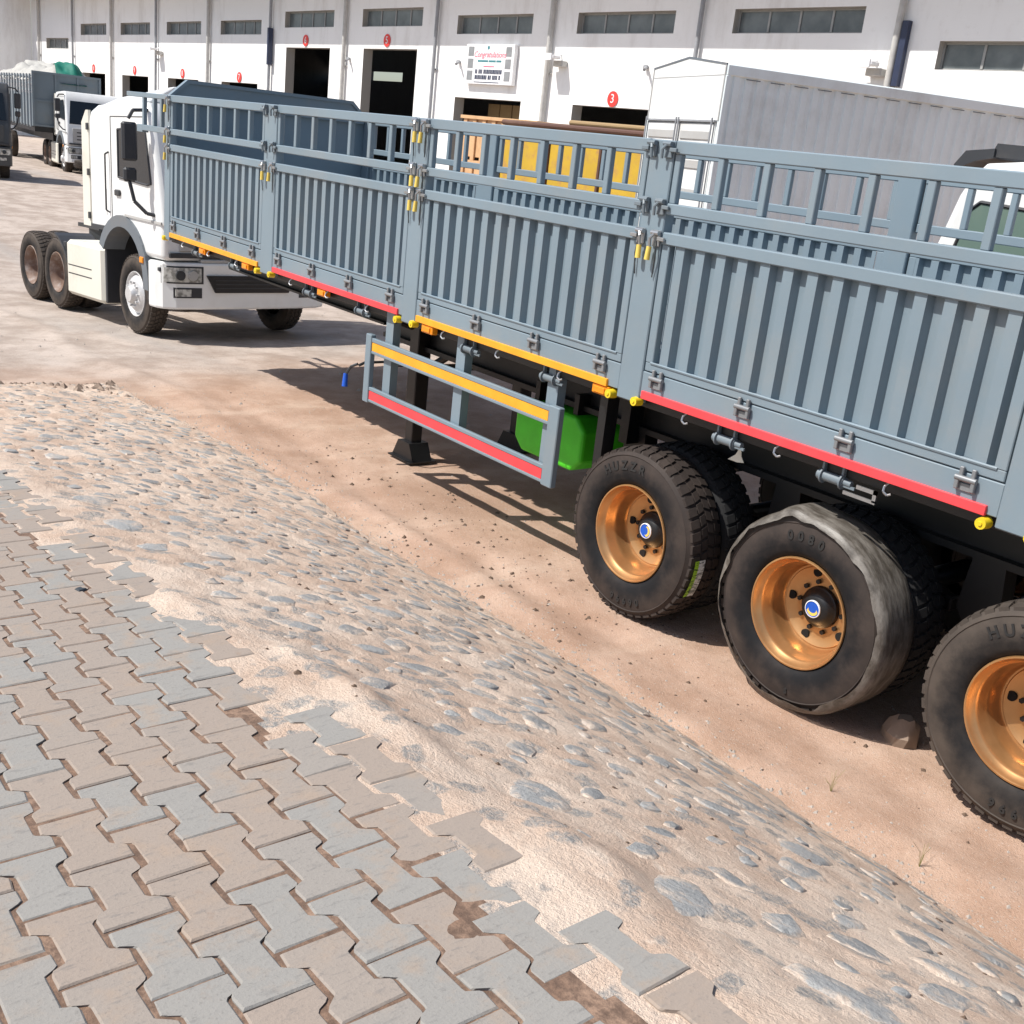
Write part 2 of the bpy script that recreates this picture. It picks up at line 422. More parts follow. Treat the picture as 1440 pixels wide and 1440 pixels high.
def emb_full(X, Y):
    z = emb_z(X, Y)
    slope = sstep(YT - .02, YT + .2, Y)
    z = z + slope * (.03 * fbm(X * 3.2, Y * 3.2, 4, 31) + .022 * fbm(X * 14, Y * 14, 3, 41)) * sstep(-11.6, -10.9, X + .3 * fbm(X * 2, Y * 2, 2, 5))
    z = z + (1 - slope) * (-.0042 + .0075 * fbm(X * 6, Y * 6, 3, 51) + .009 * np.clip(fbm(X * 2.2, Y * 2.2, 4, 53) * 2 - .1, 0, 1) * np.exp(-((Y - YT + .12) / .16) ** 2)) + .030 * np.exp(-((Y - YT - .14) / .09) ** 2) * (.5 + fbm(X * 2.4, Y * 2.4, 3, 61) * 3) + .022 * np.clip(fbm(X * 1.6, Y * 2.5, 3, 63) * 2.6 - .18, -.1, 1) * np.exp(-((Y - YT + .03) / .09) ** 2)
    # ragged earth lip at the far end
    z = z + .10 * np.exp(-((X + 10.75) / .35) ** 2) * np.clip(fbm(X * 3, Y * 3, 3, 71) + .25, 0, 1) * sstep(YT - 2, YT + .5, Y)
    return z
ex = np.concatenate([np.linspace(-12.2, -11.2, 14), np.linspace(-11.15, .8, 540), np.linspace(.85, 4, 26)])
ey = np.concatenate([np.linspace(-10, -4.8, 12), np.linspace(-4.7, -3.3, 60), np.linspace(-3.28, -.60, 122)])
Xg, Yg = np.meshgrid(ex, ey, indexing='ij'); Zg = emb_full(Xg, Yg)
for (x, y, r, a) in stones:                       # mortar bedding rises around every stone, dips under it
    i0, i1 = np.searchsorted(ex, (x - 2 * r, x + 2 * r)); j0, j1 = np.searchsorted(ey, (y - 2 * r, y + 2 * r))
    d = np.hypot((Xg[i0:i1, j0:j1] - x) * .82, Yg[i0:i1, j0:j1] - y) / r
    Zg[i0:i1, j0:j1] += .003 * np.exp(-((d - 1.22) / .2) ** 2) - .004 * np.exp(-(d / .8) ** 4)
_end = sstep(-11.15, -11.45, Xg + .35 * fbm(Xg * 1.7, Yg * 1.7, 3, 5))
Zg = Zg - .16 * _end + .07 * np.exp(-((Xg + 10.95 + .3 * fbm(Yg * 1.3, Xg, 3, 6)) / .16) ** 2) * np.clip(.35 + 1.6 * fbm(Xg * 5, Yg * 5, 3, 7), 0, 1)
Zg = np.where((Yg > toe(Xg) + .02), Zg - .10 * sstep(0, .12, Yg - toe(Xg) - .02), Zg)
def emb_lookup(X, Y): return Zg
emb = link('embankment', grid_mesh('embankment', ex, ey, emb_lookup, M['mortar'])); tag(emb, kind='structure')
emb.data.materials.append(M['bed'])
for p_ in emb.data.polygons:
    if p_.center.y + .10 * float(fbm(np.array(p_.center.x * 2.0), np.array(1.5), 3, 12)) * 3 < YT - .22: p_.material_index = 1

def stone_data(r, seed, flatness=1.0):
    rr = random.Random(seed); n = rr.randint(6, 9)
    a0 = rr.uniform(0, 6.28); ang = sorted([a0 + (i + rr.uniform(-.33, .33)) * 2 * math.pi / n for i in range(n)])
    rad = [rr.uniform(.58, 1.2) for _ in range(n)]
    vs = []; tilt = (rr.uniform(-.02, .02), rr.uniform(-.02, .02))
    for sc, h in ((1.10, -.014), (.93, -.001), (.70, .003)):
        for i in range(n):
            x, y = math.cos(ang[i]) * rad[i] * sc * r * 1.34, math.sin(ang[i]) * rad[i] * sc * r * .84
            vs.append((x, y, h * flatness + (x * tilt[0] + y * tilt[1] if h > 0 else 0) + (rr.uniform(-.003, .003) if h > 0 else 0)))
    vs.append((0, 0, .0035 * flatness))
    fs = []
    for k in range(2):
        for i in range(n): j = (i + 1) % n; fs.append((k * n + i, k * n + j, (k + 1) * n + j, (k + 1) * n + i))
    for i in range(n): fs.append((2 * n + i, 2 * n + (i + 1) % n, 3 * n))
    return vs, fs
def emb_normal(x, y):
    e = .06; f = lambda a, b: float(emb_z(np.array(a), np.array(b)))
    return Vector((-(f(x + e, y) - f(x - e, y)) / (2 * e), -(f(x, y + e) - f(x, y - e)) / (2 * e), 1)).normalized()
def emb_h(x, y):
    i = min(len(ex) - 1, np.searchsorted(ex, x)); j = min(len(ey) - 1, np.searchsorted(ey, y)); return float(Zg[i, j])
CAMP = Vector((0, -4.649, 2.7366)); FW = Vector((-.73536, .60138, -.31238)); RT = Vector((.60209, .79135, .1061)); UP = Vector((-.31101, .11006, .94401))
def pix(P):
    d = Vector(P) - CAMP; z = d.dot(FW)
    if z < .1: return None
    return (720 + 1556.2 * d.dot(RT) / z, 720 - 1556.2 * d.dot(UP) / z, z)
def view_size(x, y, z, r):
    q = pix((x, y, z))
    if q is None or not (-30 < q[0] < 1470 and -30 < q[1] < 1470): return 0
    return r / q[2]
st = sorted(stones, key=lambda s: -view_size(s[0], s[1], emb_h(s[0], s[1]), s[2]))
variants = []
for k in range(16):
    mb = MB(); mb.add(*stone_data(.1, 900 + k)); variants.append(mb.mesh('pitching_stone', M['stone'], 35))
rest = MB()
for k, (x, y, r, a) in enumerate(st):
    nrm = emb_normal(x, y); z = float(emb_z(np.array(x), np.array(y)) + .03 * fbm(np.array(x * 3.2), np.array(y * 3.2), 4, 31)) + .001
    q = nrm.to_track_quat('Z', 'X').to_matrix() @ Matrix.Rotation(a * .08 + (0 if k % 3 else a), 3, 'Z')
    if k < 298:
        o = link('pitching_stone', variants[k % 16], emb, (x, y, z)); s = r / .1
        o.rotation_euler = q.to_euler(); o.scale = (s, s, .65 + .35 * s)
    else:
        vs, fs = stone_data(r, 5000 + k, .9); rest.add([q @ Vector(v) + Vector((x, y, z)) for v in vs], fs)
ro = part('small_pitching_stones', rest, M['stone2'], emb, smooth=35); tag(ro, kind='stuff')

# ---- interlocking I-shaped pavers on the ramp
PL, PW, PN, PP = .250, .158, .096, .127
g = .0036
def paver_poly(j):
    rr = random.Random(j); e = lambda: rr.uniform(-.0025, .0025)
    L2 = PL / 2 - .0032; w = PW / 2 - .0046; q = PN / 2 - .0046
    half = [(-L2, w * .97), (-L2 + .044, w), (-L2 + .052, w * .93), (-L2 + .066, q * 1.08), (-L2 + .074, q), (L2 - .074, q), (L2 - .066, q * 1.08), (L2 - .052, w * .93), (L2 - .044, w), (L2, w * .97)]
    return [(a + e(), b + e()) for a, b in half] + [(a + e(), -b + e()) for a, b in half[::-1]]
pav_mesh = []
for j in range(8):
    P = paver_poly(j); n = len(P); c = .004
    inset = [(a - math.copysign(c, a), b - math.copysign(c, b)) for a, b in P]
    vs = [(a, b, -.06) for a, b in P] + [(a, b, -.004) for a, b in P] + [(a, b, 0) for a, b in inset]
    fs = [(k * n + i, k * n + (i + 1) % n, (k + 1) * n + (i + 1) % n, (k + 1) * n + i) for k in (0, 1) for i in range(n)] + [tuple(range(2 * n, 3 * n))]
    mb = MB(); mb.add(vs, fs); pav_mesh.append(mb.mesh('paver', M['paver']))
base = MB().box(-8.5, 2.8, -9.6, -3.45, -.25, -.14)
pavement = link('pavement', base.mesh('pavement', M['bed'])); tag(pavement, kind='structure')
pavement.rotation_euler = (0, -math.atan(.098), 0); pavement.location = (0, 0, 1.34)
pl = []
cs, sn = math.cos(math.atan(.098)), math.sin(math.atan(.098))
for col in range(0, 36):
    yc = YT - .075 - col * PP
    for row in range(-36, 11):
        u = (row + .5 * (col % 2)) * PL
        if col == 0 and random.random() < .34: continue
        if col == 1 and random.random() < .07: continue
        if u * cs < -7.9: continue
        pl.append((u, yc, view_size(u * cs, yc, 1.34 + u * sn, .1)))
pl.sort(key=lambda q: -q[2])
restp = MB()
for k, (u, yc, v) in enumerate(pl):
    j = random.randrange(8); du, dy, dz = random.uniform(-.003, .003), random.uniform(-.0025, .0025), random.uniform(-.0015, .0015)
    if k < 290:
        o = bpy.data.objects.new('paver', pav_mesh[j]); COL.objects.link(o); o.parent = pavement
        o.location = (u + du, yc + dy, dz + (random.uniform(-.003, .003) if yc > YT - .12 else 0))
        o.rotation_euler = (random.uniform(-.012, .012), random.uniform(-.012, .012), random.uniform(-.012, .012) * (3.5 if yc > YT - .12 else 1) + (math.pi if k % 2 else 0))
    else:
        me = pav_mesh[j]; restp.add([(w.co.x + u + du, w.co.y + yc + dy, w.co.z + dz) for w in me.vertices], [tuple(p_.vertices) for p_ in me.polygons])
o = bpy.data.objects.new('further_pavers', restp.mesh('further_pavers', M['paver'])); COL.objects.link(o); o.parent = pavement; o['kind'] = 'stuff'

# ---- loose grit, pebbles and dry debris
def scatter(name, n, fx, r0, r1, mat, label, cat, seed):
    rr = random.Random(seed); mb = MB()
    for i in range(n):
        x, y = fx(rr); z = max(float(ground_z(x, y)), emb_h(x, y) if (-12 < x < 3.9 and -9 < y < -.62) else -9)
        r = r0 * (r1 / r0) ** (rr.random() ** 2.2)
        q = Matrix.Rotation(rr.uniform(0, 6.28), 3, 'Z')
        pts = [Vector((rr.uniform(.6, 1.2) * a * r, rr.uniform(.6, 1.2) * b * r, c * r * rr.uniform(.5, .9))) for a, b, c in ((1, 0, 0), (-1, 0, 0), (0, 1, 0), (0, -1, 0), (0, 0, 1))]
        mb.add([q @ p_ + Vector((x, y, z - r * .1)) for p_ in pts], [(0, 2, 4), (2, 1, 4), (1, 3, 4), (3, 0, 4)])
    o = link(name, mb.mesh(name, mat)); tag(o, label, cat, kind='stuff'); return o
def toe_spot(rr):
    x = rr.uniform(-11.4, .5); return x, float(toe(np.array(x))) + abs(rr.gauss(0, .16)) - .05
scatter('toe_gravel', 2600, toe_spot, .004, .02, M['asph'], 'fine grey gravel along the foot of the stone slope', 'gravel', 1)
scatter('yard_pebbles', 2600, lambda rr: (rr.uniform(-34, -8), rr.uniform(-12, 6)), .006, .035, M['asph'], 'loose pebbles scattered over the far yard', 'gravel', 2)
scatter('sand_grit', 1600, lambda rr: (rr.uniform(-11, .5), rr.uniform(-.7, 1.0)), .003, .013, M['asph'], 'fine grit on the sand beside the trailer wheels', 'gravel', 3)
scatter('dry_litter', 420, lambda rr: (rr.gauss(-6.0, 1.6), rr.gauss(-.05, .35)), .006, .03, M['leaf'], 'dark bits of dry litter on the sand', 'litter', 4)
scatter('slope_litter', 600, lambda rr: (rr.uniform(-11.2, .2), rr.uniform(-3.1, -.8)), .004, .022, M['leaf'], 'dark bits of litter on the stone slope', 'litter', 5)
scatter('rubble_crest', 420, lambda rr: (-10.95 + rr.gauss(0, .16), rr.uniform(-4.5, -1.0)), .015, .075, M['rock'], 'broken rubble at the far end of the embankment', 'rubble', 6)

# ================================================================ WAREHOUSE
WR = R(2)
house = thing('warehouse', 'long white warehouse with loading doors and strip windows high on its wall', 'building', (0, 20, 0), (0, 0, WR))
pipes = [-17.1 - 6.2 * k for k in range(0, 11)] + [-10.9, -4.7, 1.5, 7.7]
pipes.sort()
S0, S1, ZT = -80.9, 9, 8.6
TH = .42
holes = []; wins = []; doors = []
for k, a in enumerate(pipes[:-1]):
    b = a + 6.2; c = (a + b) / 2
    i = round((-17.1 - b) / 6.2)           # 0 = bay left of the pipe at -17.1
    low = (a > -17.5) or k == 0
    zc = (5.42, 6.03) if low else ((6.47, 7.10) if i in (3, 4) else (6.20, 6.80))
    wins.append((c - 2.03, c + 2.03, *zc))
    zd = 5.69 if i in (3, 4) else 4.15
    if k > 0: doors.append((c - 1.83, c + 1.83, -.3, zd))
holes = wins + doors
def holed_wall(s0, s1, z0, z1, hl, y0, y1):
    mb = MB(); us = sorted({s0, s1, *[h[0] for h in hl], *[h[1] for h in hl]}); zs = sorted({z0, z1, *[h[2] for h in hl], *[h[3] for h in hl]})
    us = [u for u in us if s0 <= u <= s1]; zs = [z for z in zs if z0 <= z <= z1]
    def solid(i, j):
        if i < 0 or j < 0 or i >= len(us) - 1 or j >= len(zs) - 1: return False
        cu, cz = (us[i] + us[i + 1]) / 2, (zs[j] + zs[j + 1]) / 2
        return not any(h[0] < cu < h[1] and h[2] < cz < h[3] for h in hl)
    for i in range(len(us) - 1):
        for j in range(len(zs) - 1):
            if not solid(i, j): continue
            a, b, c, d = us[i], us[i + 1], zs[j], zs[j + 1]
            mb.add([(a, y0, c), (b, y0, c), (b, y0, d), (a, y0, d)], [(0, 1, 2, 3)])
            mb.add([(a, y1, c), (b, y1, c), (b, y1, d), (a, y1, d)], [(3, 2, 1, 0)])
            for di, dj, q in ((-1, 0, ((a, c), (a, d))), (1, 0, ((b, d), (b, c))), (0, -1, ((b, c), (a, c))), (0, 1, ((a, d), (b, d)))):
                if not solid(i + di, j + dj):
                    (p, r), (p2, r2) = q; mb.add([(p, y0, r), (p2, y0, r2), (p2, y1, r2), (p, y1, r)], [(0, 1, 2, 3)])
    return mb
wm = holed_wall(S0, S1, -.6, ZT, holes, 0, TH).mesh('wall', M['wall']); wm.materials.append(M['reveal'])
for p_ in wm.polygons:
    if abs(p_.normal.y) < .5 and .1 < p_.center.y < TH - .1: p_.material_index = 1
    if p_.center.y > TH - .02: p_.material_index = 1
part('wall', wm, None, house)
part('roof_eave', MB().box(S0 - .2, S1, -1.78, .2, ZT + .0, ZT + .18).box(S0 - .2, S1, -1.84, -1.78, ZT - .12, ZT + .3), M['reveal'], house)
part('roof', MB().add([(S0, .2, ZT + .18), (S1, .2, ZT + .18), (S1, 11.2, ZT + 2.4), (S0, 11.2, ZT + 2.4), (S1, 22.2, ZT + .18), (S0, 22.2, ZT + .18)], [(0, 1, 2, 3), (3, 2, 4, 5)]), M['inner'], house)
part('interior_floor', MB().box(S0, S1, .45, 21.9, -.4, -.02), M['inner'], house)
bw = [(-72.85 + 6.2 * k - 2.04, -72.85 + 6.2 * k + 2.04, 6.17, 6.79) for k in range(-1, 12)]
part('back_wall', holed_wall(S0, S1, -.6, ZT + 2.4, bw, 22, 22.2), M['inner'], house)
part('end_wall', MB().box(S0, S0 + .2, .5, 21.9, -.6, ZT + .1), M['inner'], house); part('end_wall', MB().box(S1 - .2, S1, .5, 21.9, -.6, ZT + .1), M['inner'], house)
part('wing_wall', MB().box(S0 - .4, S0 - .02, -26, -.01, -.6, ZT), M['wall'], house)
for (a, b, c, d) in wins:
    w = part('window', MB().box(a, b, .20, .24, c, c + .05).box(a, b, .20, .24, d - .05, d).box(a, a + .05, .201, .239, c + .05, d - .05).box(b - .05, b, .201, .239, c + .05, d - .05), M['mull'], house)
    for k in range(4):
        u0 = a + .05 + (b - a - .1) * k / 4; u1 = a + .05 + (b - a - .1) * (k + 1) / 4
        part('pane', MB().box(u0 + .02, u1 - .02, .212, .224, c + .052, d - .052), M['pane'], w)
        if k: part('mullion', MB().box(u0 - .03, u0 + .03, .185, .232, c + .051, d - .051), M['mull'], w)
for k, s in enumerate(pipes):
    r = .065 if k % 2 else .085
    part('downpipe', MB().cyl((s, -.13, -.1), (s, -.13, ZT - .15), r, n=14).box(s - .14, s + .14, -.06, -.005, 5.0, 5.05).box(s - .14, s + .14, -.06, -.005, 2.4, 2.45), M['pipe'] if k % 2 else M['pipe2'], house, smooth=40)
part('dark_strip', MB().box(-16.99, -16.83, -.16, -.01, 5.02, 6.45), M['navy'], house)
part('dark_strip', MB().box(-48.08, -47.96, -.27, -.05, 4.95, 6.44), M['navy'], house)
for s in (-29.0, -17.6, -60.15):
    f = part('floodlight', MB().box(s - .32, s + .30, -.62, -.28, 5.42, 5.52, .02).box(s - .28, s + .26, -.66, -.60, 5.36, 5.56, .01).cyl((s, -.3, 5.47), (s, 0, 5.6), .03), M['swhite'], house)
    part('bracket', MB().box(s - .1, s + .34, -.24, -.01, 5.22, 5.40, .02), M['pipe2'], f)
for s in (-34.3, -23.9, -25.2, -41.6):
    part('wall_camera', MB().box(s - .06, s + .06, -.14, -.005, 5.25, 5.35, .02).cyl((s + .05, -.1, 5.28), (s + .16, -.28, 5.2), .045), M['pipe'], house)

def text_mesh(body, size, depth, mat, shear=0, bold=0):
    cu = bpy.data.curves.new('t', 'FONT'); cu.body = body; cu.size = size; cu.extrude = depth; cu.align_x = 'CENTER'; cu.align_y = 'CENTER'; cu.shear = shear; cu.resolution_u = 3; cu.offset = bold
    ob = bpy.data.objects.new('t', cu); COL.objects.link(ob)
    me = bpy.data.meshes.new_from_object(ob.evaluated_get(bpy.context.evaluated_depsgraph_get())); bpy.data.objects.remove(ob)
    me.materials.clear(); me.materials.append(mat); return me
def wallpt(s, y, z): return Vector((s * math.cos(WR) - y * math.sin(WR), 20 + s * math.sin(WR) + y * math.cos(WR), z))
for num, s, z, lab in (('3', -26.45, 4.38, 'round red number three sign above the door beside the box trailer'), ('5', -38.98, 5.98, 'round red number five sign above the tall open door next to the notice board'),
                  ('6', -45.15, 5.96, 'round red number six sign above the narrower-looking tall open door'), ('7', -51.15, 4.38, 'round red number seven sign above the low door next to the tall doors'),
                  ('8', -57.4, 4.40, 'round red number eight sign between signs seven and nine'), ('9', -63.6, 4.42, 'round red number nine sign above the door behind the white tractor roof'), ('10', -69.75, 4.40, 'round red number ten sign above the door behind the loaded trailer')):
    sg = thing('door_number_sign', lab, 'sign', wallpt(s, -.012, z), (0, 0, WR), 'round red door number signs')
    part('disc', MB().cyl((0, 0, 0), (0, -.02, 0), .225, n=28), M['sred'], sg)
    part('numeral', text_mesh(num, .36 if len(num) < 2 else .27, .003, M['swhite']), None, sg, (0, -.026, 0), (R(90), 0, 0))
# congratulations board
bd = thing('notice_board', 'white printed board with red Congratulations heading and small photos, fixed to the warehouse wall', 'sign', wallpt(-32.43, -.02, 4.6), (0, 0, WR))
part('panel', MB().box(-1.3, 1.3, -.16, 0, 0, 1.26, .01), M['swhite'], bd)
part('heading', text_mesh('Congratulations', .27, .002, M['pink'], .25), None, bd, (.02, -.165, .93), (R(90), 0, 0))
part('subheading', MB().box(-.62, -.05, -.166, -.16, .70, .76).box(-.01, .36, -.166, -.16, .70, .76).box(.40, .66, -.166, -.16, .70, .76), M['teal'], bd)
part('red_line', MB().box(-.28, .3, -.166, -.16, .545, .575), M['pink'], bd)
tl = MB(); rr = random.Random(4)
for row, z in enumerate((.33, .15)):
    x = -.72
    while x < .68:
        w = rr.choice((.05, .065, .08)); tl.box(x, x + w, -.166, -.16, z, z + .135); x += w + rr.choice((.02, .02, .02, .07))
part('text_rows', tl, M['ink'], bd)
part('footer', MB().box(-.75, .62, -.166, -.16, .05, .075), M['ink'], bd)
part('logo_mark', MB().cyl((-.08, -.16, 1.15), (-.08, -.166, 1.15), .06, n=16), M['teal'], bd)
for sx in (-1, 1):
    for k in range(3):
        part('photo', MB().box(sx * 1.02 - .15, sx * 1.02 + .15, -.166, -.16, .12 + .38 * k, .42 + .38 * k), M['photo'], bd)
# cartons inside door four
for k in range(3):
    P = wallpt(-34.2 + .70 * k, 1.6, 0); cb = thing('carton_stack', ('brown carton stack nearest the left jamb of the doorway under the notice board', 'middle brown carton stack in the doorway under the notice board', 'brown carton stack deepest into the doorway under the notice board')[k], 'cartons', P, (0, 0, WR), 'carton stacks inside the doorway under the notice board')
    for j in range(5): part('carton', MB().box(-.32, .32, 0, .6, .82 * j + .002, .82 * (j + 1) - .01, .01), M['carton'], cb)

# ================================================================ GREY SEMI-TRAILER
TW = 2.5                                    # outer width, near face at y = 0
tr = thing('semi_trailer', 'long grey fence-sided semi-trailer with corrugated drop panels and copper-gold wheels', 'trailer', (-6.0, 1.25, 0))
WOFF[tr.name] = Vector((-6.0, 1.25, 0))
posts = [(-12.26, -12.10), (-9.82, -9.567), (-7.30, -7.10), (-4.81, -4.612), (-2.31, -2.11), (.18, .38)]
bays = [(posts[i][1], posts[i + 1][0]) for i in range(5)]
Z_TOP, Z_TR, Z_LR, Z_LRB, Z_PT, Z_PTB, Z_SB, Z_PB = 2.862, 2.79, 2.524, 2.462, 2.365, 2.297, 1.618, 1.563

def corr_sheet(w, z0, z1, yo, depth=.046, pitch=.152):
    mb = MB(); n = round(w / pitch); p = w / n; prof = [(-w / 2, yo + depth)]
    for k in range(n):
        x = -w / 2 + k * p
        prof += [(x + p * .22, yo + depth), (x + p * .32, yo), (x + p * .74, yo), (x + p * .84, yo + depth)]
    prof.append((w / 2, yo + depth))
    q = prof + [(a, b + .004) for a, b in prof[::-1]]
    vs = [(a, b, z0) for a, b in prof] + [(a, b, z1) for a, b in prof]; m = len(prof)
    mb.add(vs, [(i, i + 1, m + i + 1, m + i) for i in range(m - 1)])
    vs = [(a, b + .004, z0) for a, b in prof] + [(a, b + .004, z1) for a, b in prof]
    mb.add(vs, [(i, m + i, m + i + 1, i + 1) for i in range(m - 1)])
    return mb.mesh('corrugated_sheet', M['grey'])
hinge_me = (MB().box(-.05, .05, -.008, -.002, -.058, -.022, .002)
            .cyl((-.052, -.017, .0), (.052, -.017, .0), .014, n=10)
            .box(-.040, -.020, -.020, -.002, .0, .052, .003).box(.020, .040, -.020, -.002, .0, .052, .003)
            .box(-.050, -.030, -.026, -.002, -.052, .0, .003).box(.030, .050, -.026, -.002, -.052, .0, .003)).mesh('hinge', M['hingesteel'], 40)
def make_panel(w):
    """lower drop panel, local: x centred, outer face y=0, inwards +y"""
    fr = MB(); h = w / 2
    fr.box(-h + .006, h - .006, -.012, .05, Z_PTB, Z_PT, .006)                       # top rail
    fr.box(-h + .006, -h + .066, 0, .05, Z_SB, Z_PTB, .004).box(h - .066, h - .006, 0, .05, Z_SB, Z_PTB, .004)
    fr.box(-h + .006, h - .006, .002, .05, Z_PB + .004, Z_SB, .004)                  # bottom rail
    fr.cyl((-h + .05, .002, Z_SB), (h - .05, .002, Z_SB), .008, n=6)                 # weld bead
    p = part('side_panel', fr, M['grey'], None)
    part('corrugated_sheet', corr_sheet(w - .134, Z_SB, Z_PTB, .004), None, p)
    for k in range(4):
        x = -h + .13 + k * (w - .30) / 3
        part('hinge', hinge_me, None, p, (x, 0, 1.535))
    return p
def make_guard(w):
    fr = MB(); h = w / 2
    fr.box(-h + .006, h - .006, -.006, .045, Z_TR, Z_TOP, .006).box(-h + .006, h - .006, -.012, .045, Z_LRB, Z_LR, .006)
    g_ = part('guard_frame', fr, M['grey'], None)
    um = MB().box(-.022, .022, 0, .040, Z_LR, Z_TR, .004).mesh('upright', M['grey'])
    for k in range(8): part('upright', um, None, g_, (-h + .03 + k * (w - .06) / 7, 0, 0))
    return g_
protos = {}
for i, (a, b) in enumerate(bays):
    w = round(b - a, 3); c = (a + b) / 2
    for side in (0, 1):
        for kind, fn in (('p', make_panel), ('g', make_guard)):
            key = (kind, w)
            loc = Vector((c, 0 if side == 0 else TW, 0)) - WOFF[tr.name]; rot = (0, 0, math.pi if side else 0)
            if key not in protos:
                o = fn(w); protos[key] = o; o.parent = tr; o.location = loc; o.rotation_euler = rot
            else: copy_tree(protos[key], tr, loc, rot)
# posts, side beams, reflective strips
for i, (a, b) in enumerate(posts):
    for y0, y1, sg in ((-.004, .075, 1), (TW - .075, TW + .004, -1)):
        part('post', MB().box(a + .003, b - .003, y0, y1, 1.36, Z_TOP - .002, .006), M['grey'], tr)
for i, (a, b) in enumerate(bays):
    for side in (0, 1):
        Y = lambda y: y if side == 0 else TW - y
        part('side_beam', MB().box(a - .003, b + .003, Y(.002), Y(.06), 1.405, Z_PB - .003, .004), M['grey'], tr)
        x1 = b - (.05 if i != 2 else .09)
        part('reflective_strip', MB().box(a + .02, x1, Y(-.014), Y(.010), 1.400, 1.447, .002), M['orange' if i % 2 == 0 else 'red'], tr,
             label='long %s reflective strip' % ('orange' if i % 2 == 0 else 'red'))
        part('inner_beam', MB().box(a - .1, b + .1, Y(.062), Y(.12), 1.335, 1.40, .003), M['black'], tr)
        if side == 0:
            hk = MB()
            for k in range(3):
                x = a + .38 + k * .68
                hk.tube([(x, .02, 1.40), (x - .012, .0, 1.375), (x - .006, -.012, 1.352), (x + .014, -.006, 1.338), (x + .026, .005, 1.345)], .006, 6)
            part('rope_hook', hk, M['steel'], tr, smooth=40)
# yellow lashing caps on post feet, amber lamps
cap_me = MB().cyl((0, .03, 0), (0, -.028, 0), .030, .027, 14).cyl((0, -.028, 0), (0, -.034, 0), .012, .010, 8).mesh('lashing_cap', M['yellow'], 40)
for i, (a, b) in enumerate(posts):
    for x in (([a - .05, b - .02] if i else [a + .03])): part('lashing_cap', cap_me, None, tr, (x, 0, 1.372 if x > a else 1.365))
for x in (-11.2, -10.15, -8.60, -6.93, -4.96, -1.6):
    part('marker_lamp', MB().box(x - .075, x + .075, -.004, .05, 1.335, 1.398, .006).box(x - .05, x + .05, -.014, -.004, 1.345, 1.385, .004), M['lamp'], tr)
# ratchet winches under the beam
wm_ = MB().cyl((-.10, 0, 0), (.06, 0, 0), .026, n=14).cyl((-.075, 0, 0), (-.065, 0, 0), .040, n=14).cyl((.045, 0, 0), (.055, 0, 0), .040, n=14).cyl((.06, 0, 0), (.105, 0, 0), .018, n=10)
wm_.box(-.078, -.066, -.012, .012, 0, .085).box(.042, .054, -.012, .012, 0, .085).box(.055, .13, -.012, .0, -.022, -.008)
winch_me = wm_.mesh('winch', M['midplastic'], 40)
winch_me = wm_.mesh('winch', M['grey2'], 40)
for i, (a, b) in enumerate(bays):
    c = (a + b) / 2
    for d in ((-.47, .46) if i != 3 else (-.47, .26)): part('winch', winch_me, None, tr, (c + d, .05, 1.312))
part('winch_handle', MB().box(-3.05, -2.93, .02, .03, 1.31, 1.33).box(-2.95, -2.93, .02, .03, 1.27, 1.33).box(-3.12, -2.93, .02, .03, 1.262, 1.28), M['steel'], tr)
# toggle latches at post heads
def latch(x, z, s, grip):
    l = part('latch', MB().box(x - .03, x + .03, -.020, -.006, z - .045, z + .045, .004).box(x + s * .02, x + s * .075, -.034, -.016, z - .012, z + .010, .003)
             .tube([(x, -.03, z + .03), (x - s * .02, -.045, z - .0), (x - s * .022, -.04, z - .05)], .009, 7).cyl((x - .03, -.028, z + .03), (x + .03, -.028, z + .03), .014, n=8), M['steel'] if grip else M['grey2'], tr, smooth=40)
    if grip:
        part('grip', MB().cyl((x - s * .022, -.04, z - .05), (x - s * .026, -.042, z - .125), .015, .017, 9), M['grip'], l, smooth=40)
        part('cable', MB().tube([(x + s * .01, -.02, z), (x + s * .02, -.024, z - .10), (x + s * .008, -.015, z - .22)], .004, 5), M['dsteel'], l)
for i, (a, b) in enumerate(posts):
    for x, s in ((a + .035, -1), (b - .035, 1)):
        if i == 0 and s == -1: continue
        if i == 5 and s == 1: continue
        latch(x, 2.325, s, True); 
        latch(x, 2.50, s, i in (0, 2)); latch(x, 2.81, s, i in (0, 2))
# front: headboard with chamfered corners, guard extension ahead of it
hb = [(.06, 1.45), (2.44, 1.45), (2.44, 2.86), (2.25, 3.02), (.25, 3.02), (.06, 2.86)]
hd = part('headboard', MB().prism(hb, -12.30, -12.262, 'yz'), M['grey'], tr)
part('edge_trim', MB().prism([(.02, 2.84), (.06, 2.84), (.255, 3.0), (2.245, 3.0), (2.44, 2.84), (2.48, 2.84), (2.26, 3.035), (.24, 3.035)], -12.31, -12.24, 'yz'), M['grey'], hd)
for z in (2.79,): part('stiffener', MB().box(-12.26, -12.215, .09, 2.41, z, z + .04, .004), M['grey'], hd)
for y in (1.25,): part('stiffener', MB().box(-12.259, -12.24, y - .03, y + .03, 1.57, 2.78, .004), M['grey'], hd)
for Ya, Yb in ((0.0, .045), (TW - .045, TW)):
    gx = part('front_guard', MB().box(-13.45, -12.262, Ya, Yb, Z_TR + .02, Z_TOP, .005).box(-12.95, -12.262, Ya, Yb, Z_LRB, Z_LR, .005).box(-13.12, -12.951, Ya + .002, Yb + .03, Z_LRB - .02, Z_LR, .004), M['grey'], tr)
    for x in (-12.93, -12.62, -12.40): part('upright', MB().box(x - .025, x + .025, Ya + .002, Yb - .002, Z_LR, Z_TR + .02, .004), M['grey'], gx)
